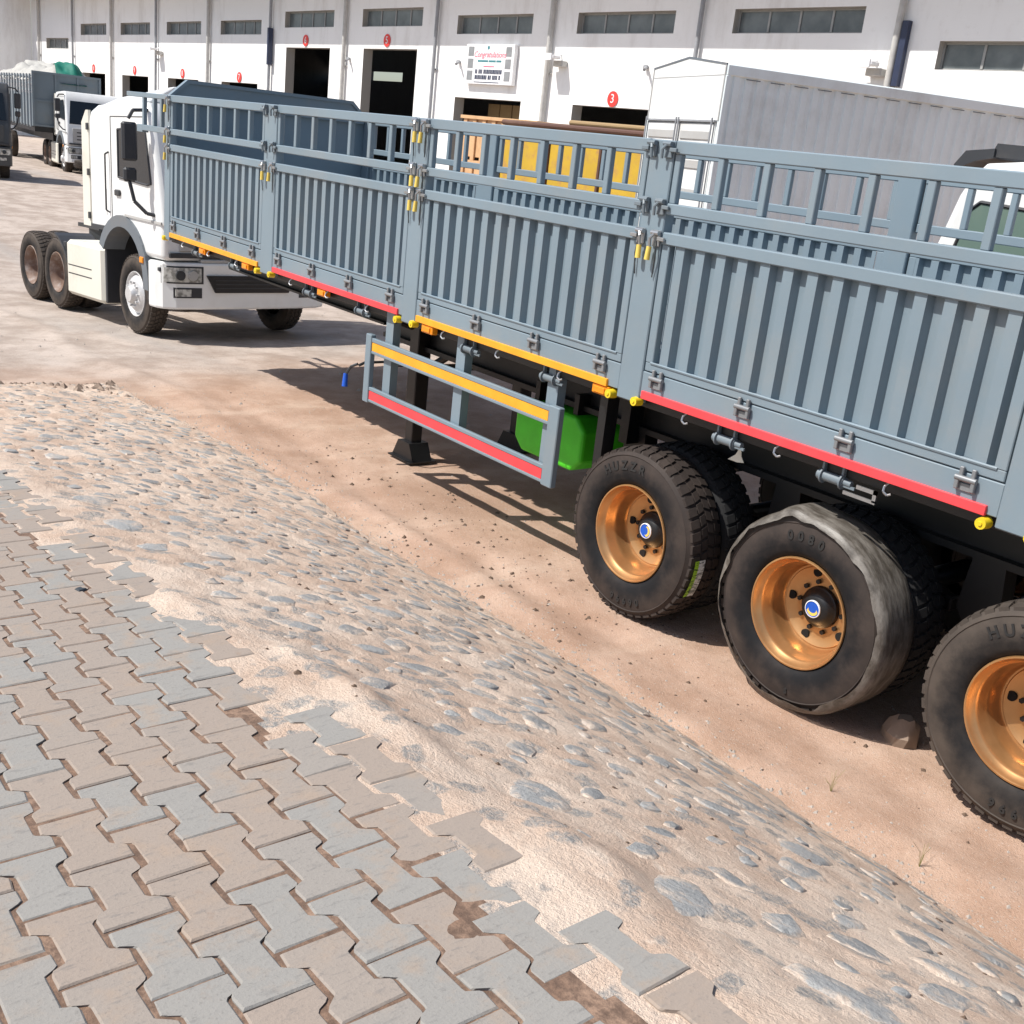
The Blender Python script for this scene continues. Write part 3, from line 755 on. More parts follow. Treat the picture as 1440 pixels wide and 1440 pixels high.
# deck, rear gate, chassis
part('deck', MB().box(-12.24, .36, .065, 2.435, 1.50, 1.555), M['grey2'], tr)
part('rear_gate', MB().box(.32, .37, .08, 2.42, 1.56, 2.36).box(.33, .37, .08, 2.42, 2.80, 2.86).box(.33, .37, .08, 2.42, 2.46, 2.52), M['grey'], tr)
for y in (.72, 1.78):
    part('main_beam', MB().box(-12.0, .2, y - .07, y + .07, 1.46, 1.495).box(-12.0, .2, y - .008, y + .008, 1.02 if False else 1.1, 1.46).box(-8.6, .2, y - .07, y + .07, .98, 1.02).box(-8.6, .2, y - .007, y + .007, 1.02, 1.1).box(-12, -8.6, y - .07, y + .07, 1.08, 1.1), M['black'], tr)
for k in range(24):
    x = -11.8 + k * .52; part('cross_member', MB().box(x - .03, x + .03, .13, 2.37, 1.39, 1.45).box(x - .004, x + .004, .13, .72, 1.34, 1.39), M['black'], tr)
# landing gear
for y in (.66, 1.84):
    lg = part('landing_leg', MB().box(-8.06, -7.92, y - .07, y + .07, .42, 1.44, .008).box(-8.045, -7.935, y - .055, y + .055, .09, .42, .006), M['black'], tr)
    foot = [(-8.16, .012), (-7.82, .012), (-7.90, .16), (-8.08, .16)]
    part('foot', MB().prism(foot, y - .10, y + .10, 'xz').box(-8.17, -7.81, y - .14, y + .14, 0, .012), M['black'], lg)
part('leg_brace', MB().box(-8.01, -7.97, .66, 1.84, .78, .84).cyl((-7.95, .7, .80), (-7.2, .9, 1.36), .035, n=8).cyl((-7.95, 1.8, .80), (-7.2, 1.6, 1.36), .035, n=8).cyl((-7.9, .5, 1.2), (-7.5, .08, 1.33), .03, n=6)
     .cyl((-8.0, .59, .86), (-8.0, .45, .86), .03, n=8).box(-7.97, -7.88, .5, .62, .84, .94), M['black'], tr)
part('crank', MB().tube([(-8.0, .5, .88), (-8.0, .12, .88), (-7.99, .06, .86)], .012).tube([(-8.0, .05, .87), (-8.05, .02, .84), (-8.1, .0, .76)], .012), M['dsteel'], tr)
part('crank_grip', MB().cyl((-8.1, .0, .77), (-8.09, -.01, .66), .02, .026, 9), M['blue'], tr, smooth=40)
# side guard
sgd = part('side_guard', MB().box(-7.79, -5.36, .02, .05, 1.105, 1.140, .004).box(-7.79, -5.36, .02, .05, 1.012, 1.035, .004).box(-7.79, -5.36, .030, .055, 1.035, 1.105)
           .box(-7.75, -5.36, .02, .05, .705, .735, .004).box(-7.75, -5.36, .02, .05, .610, .632, .004).box(-7.75, -5.36, .030, .055, .632, .705)
           .box(-7.83, -7.745, .012, .058, .60, 1.165, .005).box(-5.44, -5.33, .012, .062, .60, 1.150, .006), M['grey'], tr)
part('reflective_strip', MB().box(-7.74, -5.45, .022, .0295, 1.037, 1.103), M['orange'], sgd)
part('reflective_strip', MB().box(-7.74, -5.45, .022, .0295, .634, .703), M['red'], sgd)
for x, z0 in ((-7.55, .735), (-6.55, .735), (-5.48, .735)):
    part('bracket_post', MB().box(x - .055, x + .055, .06, .065, z0 - .12, 1.39).box(x + .045, x + .055, .065, .13, z0 - .12, 1.39).box(x - .055, x - .045, .065, .13, z0 - .12, 1.39), M['grey'], sgd)
# far side guard
part('side_guard', MB().box(-7.79, -5.36, 2.45, 2.48, 1.01, 1.14).box(-7.79, -5.36, 2.45, 2.48, .61, .735).box(-7.83, -7.745, 2.44, 2.49, .6, 1.165).box(-5.44, -5.33, 2.44, 2.49, .6, 1.15).box(-7.6, -7.5, 2.38, 2.44, .62, 1.39).box(-5.53, -5.43, 2.38, 2.44, .62, 1.39), M['grey'], tr)
# green tank
oc = [(.55, .60), (.63, .52), (1.02, .52), (1.10, .60), (1.10, .90), (1.02, .98), (.63, .98), (.55, .90)]
tank = [(-6.46, .63), (-6.36, .54), (-5.77, .54), (-5.67, .63), (-5.67, .86), (-5.77, .95), (-6.36, .95), (-6.46, .86)]
gt = part('tool_tank', MB().prism(tank, .56, 1.02, 'xz'), M['green'], tr, label='bright green chamfered tank under the deck')
bv = gt.modifiers.new('b', 'BEVEL'); bv.width = .03; bv.segments = 3
part('tank_strap', MB().box(-6.30, -6.25, .60, 1.1, .951, 1.10), M['black'], tr); part('tank_strap', MB().box(-5.85, -5.80, .60, 1.1, .951, 1.10), M['black'], tr)
part('drop_bracket', MB().box(-5.05, -4.98, .10, .20, .72, 1.39), M['black'], tr); part('drop_bracket', MB().box(-5.30, -5.22, .55, .68, .9, 1.39), M['black'], tr)

# ---- wheels
def tyre_mesh(name, mat, seed=0):
    mb = MB(); W_ = .292
    prof = [(.302, .050), (.315, .026), (.345, .008), (.40, .0), (.45, .003), (.487, .012), (.492, .008), (.497, .014), (.512, .026), (.527, .040),
            (.530, .075), (.530, W_ - .075), (.527, W_ - .040), (.512, W_ - .026), (.45, W_ - .003), (.40, W_), (.345, W_ - .008), (.302, W_ - .05)]
    mb.lathe(prof, 64)
    rr = random.Random(seed)
    n = 46
    def lug(t, w, y0, y1, r0, r1, sk=0, sh=0):
        vs = []
        for r, k in ((r0, 1.12), (r1, 1.0)):
            for a, y in ((-w * k, y0), (w * k, y0), (w * k, y1), (-w * k, y1)):
                rr_ = r - (sh if (y == y0 and r == r1) else 0)
                tt = t + a / .54 + (sk if y == y1 else 0); vs.append((rr_ * math.cos(tt), y, rr_ * math.sin(tt)))
        mb.add(vs, [(4, 5, 6, 7), (0, 1, 5, 4), (1, 2, 6, 5), (2, 3, 7, 6), (3, 0, 4, 7)])
    for i in range(n):
        t = 2 * math.pi * i / n
        lug(t, .0245, .026, .085, .505, .542, .02, .012); lug(t + .07, .0245, W_ - .026, W_ - .085, .505, .542, .02, .012)
        lug(t + .035, .027, .098, .142, .52, .542, .03); lug(t + .10, .027, .150, .194, .52, .542, -.03)
    return mb.mesh(name, mat, 32)
M['tyreshaded'] = flat('shaded_tyre_rubber', (.012, .012, .013), .8)  # inner tyres: the shade under the deck is put into this darker colour
ty_in = tyre_mesh('inner_tyre', M['tyreshaded']); ty_new = tyre_mesh('tyre', M['tyre']); ty_old = tyre_mesh('tyre', M['tyreold'], 3)
rim_me = MB().lathe([(.298, .052), (.309, .026), (.306, .018), (.298, .017), (.292, .026), (.286, .048), (.274, .058), (.266, .075), (.263, .11), (.255, .125), (.250, .155), (.246, .205), (.236, .222),
                     (.228, .224), (.222, .218), (.205, .226), (.175, .238), (.150, .240), (.115, .238), (.09, .238)], 56).mesh('wheel', M['gold'], 40)
hm = MB(); hm.lathe([(.118, .238), (.114, .215), (.10, .205), (.09, .185), (.07, .172), (.052, .168), (.0001, .168)], 32)
for k in range(10):
    t = 2 * math.pi * k / 10; x, z = math.cos(t) * .140, math.sin(t) * .140
    hm.cyl((x, .24, z), (x, .222, z), .014, n=6)
hub_me = hm.mesh('hub', M['black'], 40)
hole_me = MB().cyl((0, .010, 0), (0, -.004, 0), .025, n=16).mesh('vent_hole', flat('vent_hole_dark', (.004, .004, .004), .9), 40)
def curved_text(body, rad, y, size, a_mid, step, mat, flip=False):
    mb = MB(); n = len(body)
    for i, ch in enumerate(body):
        if ch == ' ': continue
        me = text_mesh(ch, size, .0025, mat, 0, .002); t = a_mid - (i - (n - 1) / 2) * step * (-1 if flip else 1)
        e1 = Vector((math.sin(t), 0, -math.cos(t))); e2 = Vector((math.cos(t), 0, math.sin(t)))
        if flip: e1, e2 = -e1, -e2
        c = Vector((rad * math.cos(t), y, rad * math.sin(t)))
        mb.add([c + e1 * v.co.x + e2 * v.co.y * 1.0 + Vector((0, -v.co.z, 0)) for v in me.vertices], [tuple(p_.vertices) for p_ in me.polygons]); bpy.data.meshes.remove(me)
    return mb.mesh('lettering', mat)
let1 = curved_text('HUZZR', .425, -.001, .078, R(104), R(10.5), M['letter']); let1b = curved_text('96690', .435, -.001, .06, R(-82), R(7.5), M['letter'], True)
let2 = curved_text('0080', .425, -.001, .072, R(92), R(9), M['letter']); let2b = curved_text('S', .44, -.001, .04, R(-84), R(8), M['letter'], True)
em_ring = MB().lathe([(.049, .169), (.049, .160), (.044, .158), (.044, .164)], 32).mesh('emblem_ring', M['swhite'], 40)
em_disc = MB().cyl((0, .169, 0), (0, .1615, 0), .0445, n=32).mesh('emblem', M['blue'], 40)
sw = [(.038 * math.cos(t), .038 * math.sin(t)) for t in np.linspace(R(110), R(250), 12)] + [(-.002 - .020 * math.cos(t) * 1, .026 * math.sin(t)) for t in np.linspace(R(-100), R(100), 8)]
em_sw = MB().prism([(a, b) for a, b in sw], .1615, .160, 'xz').mesh('emblem_swirl', M['grip'])
AX = (-4.575, -3.265, -1.955)
nw = 0
for side in (0, 1):
    for k, x in enumerate(AX):
        loc = (x, .025, .54) if side == 0 else (x, TW - .025, .54); rz = math.pi if side else 0
        wroot = part('wheel', rim_me, None, tr, loc)
        L0 = Vector(loc)
        ch = [part('tyre', ty_new if k != 2 else ty_old, None, wroot, loc), part('hub', hub_me, None, wroot, loc), 
              part('emblem', em_disc, None, wroot, loc), part('emblem_ring', em_ring, None, wroot, loc), part('emblem_swirl', em_sw, None, wroot, loc)]
        if side == 0:
            tag(part('lettering', let2 if k == 1 else let1, None, wroot, loc), kind='stuff'); tag(part('lettering', let2b if k == 1 else let1b, None, wroot, loc), kind='stuff')
            ch[4].rotation_euler = (0, random.uniform(0, 6), 0)
        for h_ in range(5):
            t = 2 * math.pi * (h_ + .5) / 5; part('vent_hole', hole_me, None, wroot, (loc[0] + math.cos(t) * .192, loc[1] + .228, loc[2] + math.sin(t) * .192))
        wroot.rotation_euler = (0, 0, rz)
        yi = .335 if side == 0 else TW - .335 - .292
        part('inner_tyre', ty_in, None, tr, (x, yi, .54))
for x in AX:
    part('axle', MB().cyl((x, .3, .54), (x, 2.2, .54), .065, n=14).cyl((x, .44, .54), (x, .62, .54), .2, n=24).cyl((x, 1.88, .54), (x, 2.06, .54), .2, n=24), M['black'], tr, smooth=40)
    for y in (.72, 1.78):
        part('leaf_spring', MB().box(x - .5, x + .5, y - .045, y + .045, .64, .72, .01).box(x - .10, x + .10, y - .06, y + .06, .46, .66, .01), M['black'], tr)
for x in (-5.25, -3.92, -2.61, -1.3):
    for y in (.72, 1.78):
        part('spring_hanger', MB().prism([(x - .09, 1.0), (x + .09, 1.0), (x + .12, .70), (x + .05, .60), (x - .05, .60), (x - .12, .70)], y - .06, y + .06, 'xz'), M['black'], tr)
part('torn_tag', MB().prism([(-4.05, 1.16), (-4.0, 1.2), (-3.97, 1.26), (-3.955, 1.2), (-3.93, 1.17), (-3.98, 1.16)], .22, .224, 'xz'), M['cream'], tr)
# plastic wrap around the middle tyre
wv = []; wf = []; nn = 120; rows = [(.505, -.004), (.528, .002), (.546, .026), (.549, .07), (.548, .12), (.549, .17), (.548, .23), (.544, .27), (.52, .297)]
rw = random.Random(5)
nn = 160
edge = [fbm(np.array(i * .16), np.array(2.2), 3, 77) for i in range(nn)]
for i in range(nn):
    t = 2 * math.pi * i / nn; e = float(edge[i % nn]) * (1 if 4 < i < nn - 4 else .3); top = math.exp(-((t - R(105)) / .14) ** 2) * .03
    for j, (r, y) in enumerate(rows):
        dr = .006 * fbm(np.array(t * 9), np.array(y * 16 + 5), 3, 91) + (e * .06 if j == 0 else (e * .02 if j == 1 else 0))
        wv.append(((r + dr + top) * math.cos(t), y - (.004 if j == 0 else 0), (r + dr + top) * math.sin(t)))
m_ = len(rows)
for i in range(nn):
    for j in range(m_ - 1):
        a = i * m_ + j; b = ((i + 1) % nn) * m_ + j; wf.append((a, b, b + 1, a + 1))
wb = MB(); wb.add(wv, wf)
part('plastic_wrap', wb, M['wrap'], tr, (AX[1], .025, .54), smooth=50, label='torn grey plastic film wrapped round the middle tyre')
# sticker on the first tyre's tread
t_ = NT('tyre_label_print'); p_ = t_.coord('Object'); sx_ = t_.n('ShaderNodeSeparateXYZ'); t_.l(p_, sx_.inputs[0])
ck = t_.n('ShaderNodeTexNoise', noise_dimensions='3D'); ck.inputs['Scale'].default_value = 60; t_.l(t_.coord('Object', (1, .5, 2)), ck.inputs[0])
gr_ = t_.ramp(sx_.outputs[1], .078, .080, True)
t_.base(t_.mix(gr_, t_.mix(t_.ramp(ck.outputs[0], .48, .54), (.7, .72, .7), (.2, .22, .2)), t_.mix(t_.ramp(ck.outputs[0], .52, .56), (.35, .62, .04), (.06, .12, .02)))); t_.rough(.4)
sv = []; sf = []
for i in range(9):
    t = R(-26 + 27 * i / 8)
    for y in (.045, .13): sv.append((.5465 * math.cos(t), y, .5465 * math.sin(t)))
for i in range(8): sf.append((2 * i, 2 * i + 1, 2 * i + 3, 2 * i + 2))
sb = MB(); sb.add(sv, sf); part('tyre_label', sb, t_.m, tr, (AX[0], .025, .54), label='green and white paper label on the front tyre tread')

# ================================================================ TRUCKS
def build_truck(label, cat, loc, heading, pitch=0, body='white', glass='glass', group=None, tank=True, fairing=True, visor=False, rear=True, name='truck_tractor', mirrors=True):
    """local frame: x forwards, y to the truck's left, z up; origin on the ground under the front axle"""
    T = thing(name, label, cat, loc, (0, pitch, heading), group)
    B, DP, MP, G = M[body], M['dkplastic'], M['midplastic'], M[glass]
    # cab shell
    arc = [(-.42 + .70 * math.cos(t), .70 + .70 * math.sin(t)) for t in np.linspace(R(16), R(128), 12)]
    prof = [(-1.50, 1.30), (-1.50, 2.72), (-1.42, 2.86), (-1.2, 2.93), (.05, 2.98), (.33, 2.95), (.43, 2.84), (.50, 2.70), (.74, 1.80), (.80, 1.62), (.82, 1.06), (.30, 1.06)] + arc[1:] + [(-.95, 1.30)]
    cab = part('cab', MB().prism(prof, -1.21, 1.21, 'xz'), B, T)
    bv = cab.modifiers.new('bevel', 'BEVEL'); bv.width = .07; bv.segments = 3; bv.limit_method = 'ANGLE'; bv.angle_limit = R(50)
    for p_ in cab.data.polygons: p_.use_smooth = len(p_.vertices) <= 4
    cab.data.set_sharp_from_angle(angle=R(35))
    # windscreen
    d = Vector((.74 - .50, 0, 1.80 - 2.70)).normalized(); nrm = Vector((-d.z, 0, d.x)) * -1
    nrm = Vector((.966, 0, .258))
    a, b = Vector((.515, 0, 2.66)) + nrm * .006, Vector((.735, 0, 1.84)) + nrm * .006
    part('windscreen', MB().add([(a.x, -1.02, a.z), (a.x, 1.02, a.z), (b.x, 1.10, b.z), (b.x, -1.10, b.z)] + [(a.x - .03, -1.02, a.z), (a.x - .03, 1.02, a.z), (b.x - .03, 1.10, b.z), (b.x - .03, -1.10, b.z)],
         [(0, 1, 2, 3), (0, 4, 5, 1), (1, 5, 6, 2), (2, 6, 7, 3), (3, 7, 4, 0)]), G, cab)
    part('front_panel', MB().box(.79, .835, -1.0, 1.0, 1.18, 1.70, .01), M['silver'] if body == 'white' else B, cab)
    part('grille_bar', MB().box(.81, .85, -1.14, 1.14, 1.10, 1.165, .008), DP, cab)
    for s in (-1, 1):
        yo = s * 1.212
        wpoly = [(-.50, 2.02), (-.50, 2.62), (.28, 2.66), (.35, 2.60), (.50, 1.98), (.38, 1.96)]
        part('side_window', MB().prism(wpoly, yo, yo + s * .006, 'xz'), G, cab)
        fr_ = MB()
        for (u, v), (u2, v2) in zip(wpoly, wpoly[1:] + wpoly[:1]): fr_.cyl((u, yo + s * .006, v), (u2, yo + s * .006, v2), .014, n=6)
        part('window_seal', fr_, DP, cab)
        gap = MB().box(-.749, -.733, yo - s * .002, yo + s * .0025, 1.42, 2.78).box(-.733, .38, yo - s * .002, yo + s * .0025, 2.775, 2.785).box(-.733, -.60, yo - s * .002, yo + s * .0025, 1.42, 1.43)
        gap.box(-.92, -.915, yo - s * .002, yo + s * .0025, 1.5, 1.85)
        part('door_seam', gap, M['dkplastic'], cab)
        part('cab_sill', MB().box(-1.48, -1.02, yo - s * .03, yo + s * .004, 1.30, 1.36, .004), DP, cab)
        part('grab_rail', MB().tube([(-.82, yo, 1.55), (-.82, yo + s * .05, 1.58), (-.82, yo + s * .05, 2.3), (-.82, yo, 2.33)], .012, 6), DP, cab)
        part('door_handle', MB().box(-.60, -.44, yo, yo + s * .03, 1.78, 1.86, .012), DP, cab)
        part('belt_line', MB().prism([(-.30, 1.53), (.80, 1.50), (.80, 1.53), (-.30, 1.56)], yo, yo + s * .018, 'xz'), M['silver'] if body == 'white' else B, cab)
        # wheel arch flare
        ar = MB(); th = np.linspace(R(-4), R(150), 16)
        ring = lambda r: [(-.42 + r * math.cos(t), .70 + r * math.sin(t)) for t in th]
        o_, i_ = ring(.84), ring(.69); ar.prism(o_ + i_[::-1], yo - s * .28, yo + s * .03, 'xz')
        part('wheel_arch', ar, MP, cab)
        # mirrors
        if mirrors: part('mirror', MB().box(.36, .44, s * 1.35, s * 1.545, 2.24, 2.70, .025).box(.36, .44, s * 1.365, s * 1.53, 1.99, 2.16, .025).tube([(.42, s * 1.46, 2.74), (.42, s * 1.40, 2.84), (.40, s * 1.20, 2.86)], .022)
                  .tube([(.42, s * 1.46, 1.99), (.46, s * 1.42, 1.76), (.55, s * 1.30, 1.62), (.58, s * 1.20, 1.60)], .024), DP, T)
        # side deflector behind the door
        dfl = part('side_deflector', MB().prism([(-1.78, 1.32), (-1.52, 1.32), (-1.515, 2.86), (-1.60, 2.86), (-1.76, 2.70)], yo - s * .05, yo - s * .012, 'xz'), M['cream'] if body == 'white' else B, T)
        for z in (1.42, 2.0, 2.60): part('hinge', MB().box(-1.56, -1.50, yo - s * .012, yo + s * .012, z, z + .09, .004), DP, dfl)
        part('corner_lamp', MB().box(.20, .30, yo, yo + s * .05, .98, 1.06, .01), M['lamp'], T)
        part('step', MB().box(.30, .50, s * 1.0, s * 1.2, .50, .96, .01).box(.28, .72, s * .95, s * 1.22, .92, .975, .01), DP, T)
    if fairing:
        vs = [(-1.25, -1.10, 2.94), (-1.25, 1.10, 2.94), (.22, 1.14, 2.97), (.22, -1.14, 2.97), (-1.0, -.95, 3.05), (-1.0, .95, 3.05), (.30, .80, 3.19), (.30, -.80, 3.19), (.24, 0, 3.12), (-1.0, 0, 3.05)]
        fo = part('roof_fairing', MB().add(vs, [(0, 3, 7, 4), (3, 2, 6, 8, 7), (2, 1, 5, 6), (1, 0, 4, 9, 5), (4, 7, 8, 9), (9, 8, 6, 5)]), B, T)
        bv = fo.modifiers.new('bevel', 'BEVEL'); bv.width = .05; bv.segments = 3
    if visor:
        part('sun_visor', MB().prism([(.30, 2.99), (.44, 2.96), (.60, 2.89), (.62, 2.92), (.54, 3.03), (.30, 3.06)], -1.16, 1.16, 'xz').prism([(-.9, 2.97), (.34, 3.0), (.30, 3.10), (-.9, 3.07)], -1.14, -1.09, 'xz').prism([(-.9, 2.97), (.34, 3.0), (.30, 3.10), (-.9, 3.07)], 1.09, 1.14, 'xz'), DP, T)
    # bumper: plan outline with rounded corners
    plan = [(.40, -1.235), (.62, -1.235), (.74, -1.19), (.83, -1.05), (.88, -.70), (.90, 0), (.88, .70), (.83, 1.05), (.74, 1.19), (.62, 1.235), (.40, 1.235), (.40, 1.1), (.6, 1.05), (.6, -1.05), (.40, -1.1)]
    bp_ = part('bumper', MB().prism(plan, .45, 1.045, 'xy'), B, T)
    bv = bp_.modifiers.new('bevel', 'BEVEL'); bv.width = .03; bv.segments = 2; bv.limit_method = 'ANGLE'; bv.angle_limit = R(40)
    part('intake', MB().prism([(-.66, .89), (.66, .89), (.54, .67), (-.54, .67)], .86, .912, 'yz'), M['black'], bp_)
    for z_ in (.73, .78, .83): part('intake_slat', MB().box(.912, .918, -.54, .54, z_ - .006, z_ + .006), M['dkplastic'], bp_)
    part('bumper_step', MB().box(.62, .87, -.72, .72, 1.046, 1.09, .01), M['silver'] if body == 'white' else B, bp_)
    part('wiper', MB().tube([(.80, -.5, 1.80), (.70, .1, 2.1)], .012, 5), DP, cab); part('wiper', MB().tube([(.80, .3, 1.80), (.70, .8, 2.1)], .012, 5), DP, cab)
    part('snorkel', MB().box(-1.70, -1.56, .55, .95, 1.2, 2.7, .03), DP, T)
    for z_ in (1.30, 1.42, 1.55): part('grille_slot', MB().box(.832, .842, -.86, .86, z_ - .02, z_ + .02), DP, cab)
    for s in (-1, 1):
        def strip(y0, y1, z0, z1, mat, nm, off=.014):
            pts = [p for p in ((.62, 1.235), (.74, 1.19), (.83, 1.05), (.88, .70), (.90, 0))]
            def xat(y):
                for (xa, ya), (xb, yb) in zip(pts[:-1], pts[1:]):
                    if yb <= y <= ya: return xa + (xb - xa) * (ya - y) / (ya - yb)
                return .62
            ys = np.linspace(y0, y1, 8); mb = MB()
            vs = [(xat(y) + off, s * y, z) for y in ys for z in (z0, z1)] + [(xat(y) - .03, s * y, z) for y in ys for z in (z0, z1)]; n = len(ys)
            fs = []
            for i in range(n - 1): fs += [(2 * i, 2 * i + 2, 2 * i + 3, 2 * i + 1), (2 * i + 1, 2 * i + 3, 2 * n + 2 * i + 3, 2 * n + 2 * i + 1), (2 * i, 2 * n + 2 * i, 2 * n + 2 * i + 2, 2 * i + 2)]
            fs += [(0, 1, 2 * n + 1, 2 * n), (2 * n - 2, 4 * n - 2, 4 * n - 1, 2 * n - 1)]
            mb.add(vs, fs); return part(nm, mb, mat, bp_)
        strip(.70, 1.20, .78, 1.0, DP, 'headlight_bezel', .006)
        hl_ = strip(.73, 1.18, .80, .98, M['lens'], 'headlight', .014)
        for yy, xx in ((.84, .878), (1.0, .855)): part('lamp_reflector', MB().cyl((xx - .02, s * yy, .885), (xx + .016, s * yy, .885), .062, n=18).cyl((xx + .016, s * yy, .885), (xx + .019, s * yy, .885), .034, n=14), M['dsteel'] if yy > .9 else M['silver'], hl_, smooth=40)
        strip(.72, 1.08, .60, .73, DP, 'fog_recess', .006); strip(.86, 1.06, .62, .71, M['lens'], 'fog_lamp', .012)
    # chassis
    part('chassis_frame', MB().box(-4.75, .6, -.46, -.38, .72, .98, .006).box(-4.75, .6, .38, .46, .72, .98, .006).box(-4.7, -4.6, -.38, .38, .76, .94).box(-3.6, -3.5, -.38, .38, .76, .94).box(-1.4, .5, -.36, .36, .55, 1.0, .05).box(-.3, .3, -.9, .9, .45, .55), M['black'], T)
    if rear:
        part('fifth_wheel', MB().prism([(-4.05, -.42), (-3.75, -.42), (-3.0, -.50), (-2.8, -.2), (-2.8, .2), (-3.0, .50), (-3.75, .42), (-4.05, .42), (-3.55, .06), (-3.55, -.06)], 1.16, 1.22, 'xy').box(-3.6, -3.1, -.42, .42, .98, 1.16), M['dsteel'], T)
    for s in (-1, 1):
        if tank:
            sk = part('tank_skirt', MB().box(-2.50, -1.17, s * .68, s * 1.20, .27, 1.06, .05), M['cream'] if body == 'white' else B, T)
            part('groove', MB().box(-2.42, -1.55, s * 1.2005, s * 1.203, .70, .715).box(-2.42, -1.55, s * 1.2005, s * 1.203, .58, .595), M['dsteel'], sk)
            part('mud_panel', MB().box(-1.12, -1.06, s * .70, s * 1.18, .30, 1.28, .01), DP, T); part('mud_panel', MB().box(-2.66, -2.56, s * .66, s * 1.18, .45, 1.02, .01), DP, T)
        if rear: part('rear_fender', MB().prism([(-3.05 + .62 * math.cos(t), .53 + .60 * math.sin(t)) for t in np.linspace(R(20), R(80), 6)] + [(-3.05 + .585 * math.cos(t), .53 + .565 * math.sin(t)) for t in np.linspace(R(80), R(20), 6)], s * .66, s * 1.2, 'xz'), DP, T)
        # wheels
        rot = 0 if s == -1 else math.pi
        spec = [(-.20, 'front')] + ([(-2.98, 'rear'), (-4.08, 'rear')] if rear else [])
        for x, kd in spec:
            if kd == 'front':
                w = part('wheel', truck_rim_f, None, T, (x, s * 1.17, .53), (0, 0, rot)); part('tyre', ty_old, None, w, (x, s * 1.17, .53)); part('hub', truck_hub, None, w, (x, s * 1.17, .53))
            else:
                w = part('wheel', truck_rim_r, None, T, (x, s * 1.19, .53), (0, 0, rot)); part('tyre', ty_old, None, w, (x, s * 1.19, .53)); part('hub', hub_me, None, w, (x, s * 1.19, .53))
                part('inner_tyre', ty_old, None, T, (x, s * .86, .53), (0, 0, rot))
            w.scale = (.98, 1, .98)
    return T
truck_rim_f = MB().lathe([(.298, .052), (.308, .026), (.304, .018), (.296, .018), (.288, .04), (.27, .07), (.262, .06), (.23, .02), (.17, -.005), (.12, .0)], 40).mesh('wheel', M['hub'], 40)
truck_rim_r = MB().lathe([(.298, .052), (.309, .026), (.306, .018), (.298, .017), (.286, .048), (.266, .075), (.255, .125), (.246, .205), (.228, .224), (.175, .238), (.115, .238), (.09, .238)], 40).mesh('wheel', M['rust'], 40)
th_ = MB().lathe([(.135, .01), (.12, -.05), (.10, -.075), (.0001, -.08)], 24)
for k in range(10): t = 2 * math.pi * k / 10; th_.cyl((math.cos(t) * .165, .0, math.sin(t) * .165), (math.cos(t) * .165, -.035, math.sin(t) * .165), .017, n=6)
truck_hub = th_.mesh('hub', M['hub'], 40)

build_truck('white tractor unit without trailer, its nose facing the front of the grey trailer', 'truck', (-14.75, 1.77, -.2), R(4), R(2.6) * 0 - math.atan(.046))
far_t = build_truck('white tractor unit with a dark windscreen parked in front of the loaded grey trailer', 'truck', (-45.5, 9.9, -.08), R(-6), fairing=False)
build_truck('dark cab truck parked at the far edge of the yard beside the loaded grey trailer', 'truck', (-40.4, 4.25, -.06), R(-12), body='darkcab', fairing=False)
build_truck('white cab with green-tinted side windows and black roof visor beyond the grey trailer', 'truck', (-4.58, 4.86, .05), R(180), glass='gglass', fairing=False, visor=True, mirrors=False)

# ---- loaded grey trailer far behind
LT = thing('loaded_trailer', 'grey box-sided trailer heaped under pale and green tarpaulin by the far warehouse end', 'trailer', (-47.4, 9.4, 0), (0, 0, R(-6)))
bx = MB().box(-.06, 0, -1.27, 1.27, 1.5, 3.52, .02)
hb2 = part('headboard', bx, M['grey2'], LT)
part('rib', MB().box(0, .07, -1.27, -1.19, 1.5, 3.52).box(0, .07, 1.19, 1.27, 1.5, 3.52).box(0, .07, -1.19, 1.19, 3.44, 3.52).box(0, .07, -1.19, 1.19, 1.5, 1.57).box(0, .06, -1.19, 1.19, 2.42, 2.48).box(0, .055, -.44, -.38, 1.57, 3.44).box(0, .055, .38, .44, 1.57, 3.44), M['grey2'], hb2)
for s in (-1, 1): part('side_wall', MB().box(-10, -.07, s * 1.22, s * 1.26, 1.5, 2.7), M['grey2'], LT)
for s in (-1, 1):
    for k in range(14):
        part('stake', MB().box(-.35 - k * .72, -.25 - k * .72, s * 1.262, s * 1.32, 1.45, 3.4), M['stake'], LT)
    part('rail', MB().box(-10, -.07, s * 1.2, s * 1.26, 3.05, 3.1).box(-10, -.07, s * 1.2, s * 1.26, 3.3, 3.36).box(-10, -.07, s * 1.2, s * 1.26, 2.8, 2.86), M['stake'], LT)
part('bed', MB().box(-10, 0, -1.2, 1.2, 1.3, 1.5).box(-9.8, -.2, -.5, .5, 1.0, 1.3), M['black'], LT)
tx = np.linspace(-9.6, -.3, 60); tyy = np.linspace(-1.3, 1.3, 26)
def tarp_z(X, Y): return 3.15 + (.85 * np.clip(1 - (np.abs(Y) / 1.34) ** 3, 0, 1)) * sstep(0, -1.4, X) * (.75 + 1.0 * fbm(X * 1.1, Y * 1.6, 4, 5)) + .28 * fbm(X * 3, Y * 4, 3, 9)
o = link('tarpaulin_load', grid_mesh('tarpaulin_load', tx, tyy, tarp_z, M['tarp']), None, (-47.4, 9.4, 0), (0, 0, R(-6))); tag(o, 'pale crumpled tarpaulin heaped over the load of the far grey trailer', 'tarpaulin')
o.data.materials[0] = M['tarp']
gx_ = np.linspace(-1.5, .12, 18); gy_ = np.linspace(-.25, .75, 14)
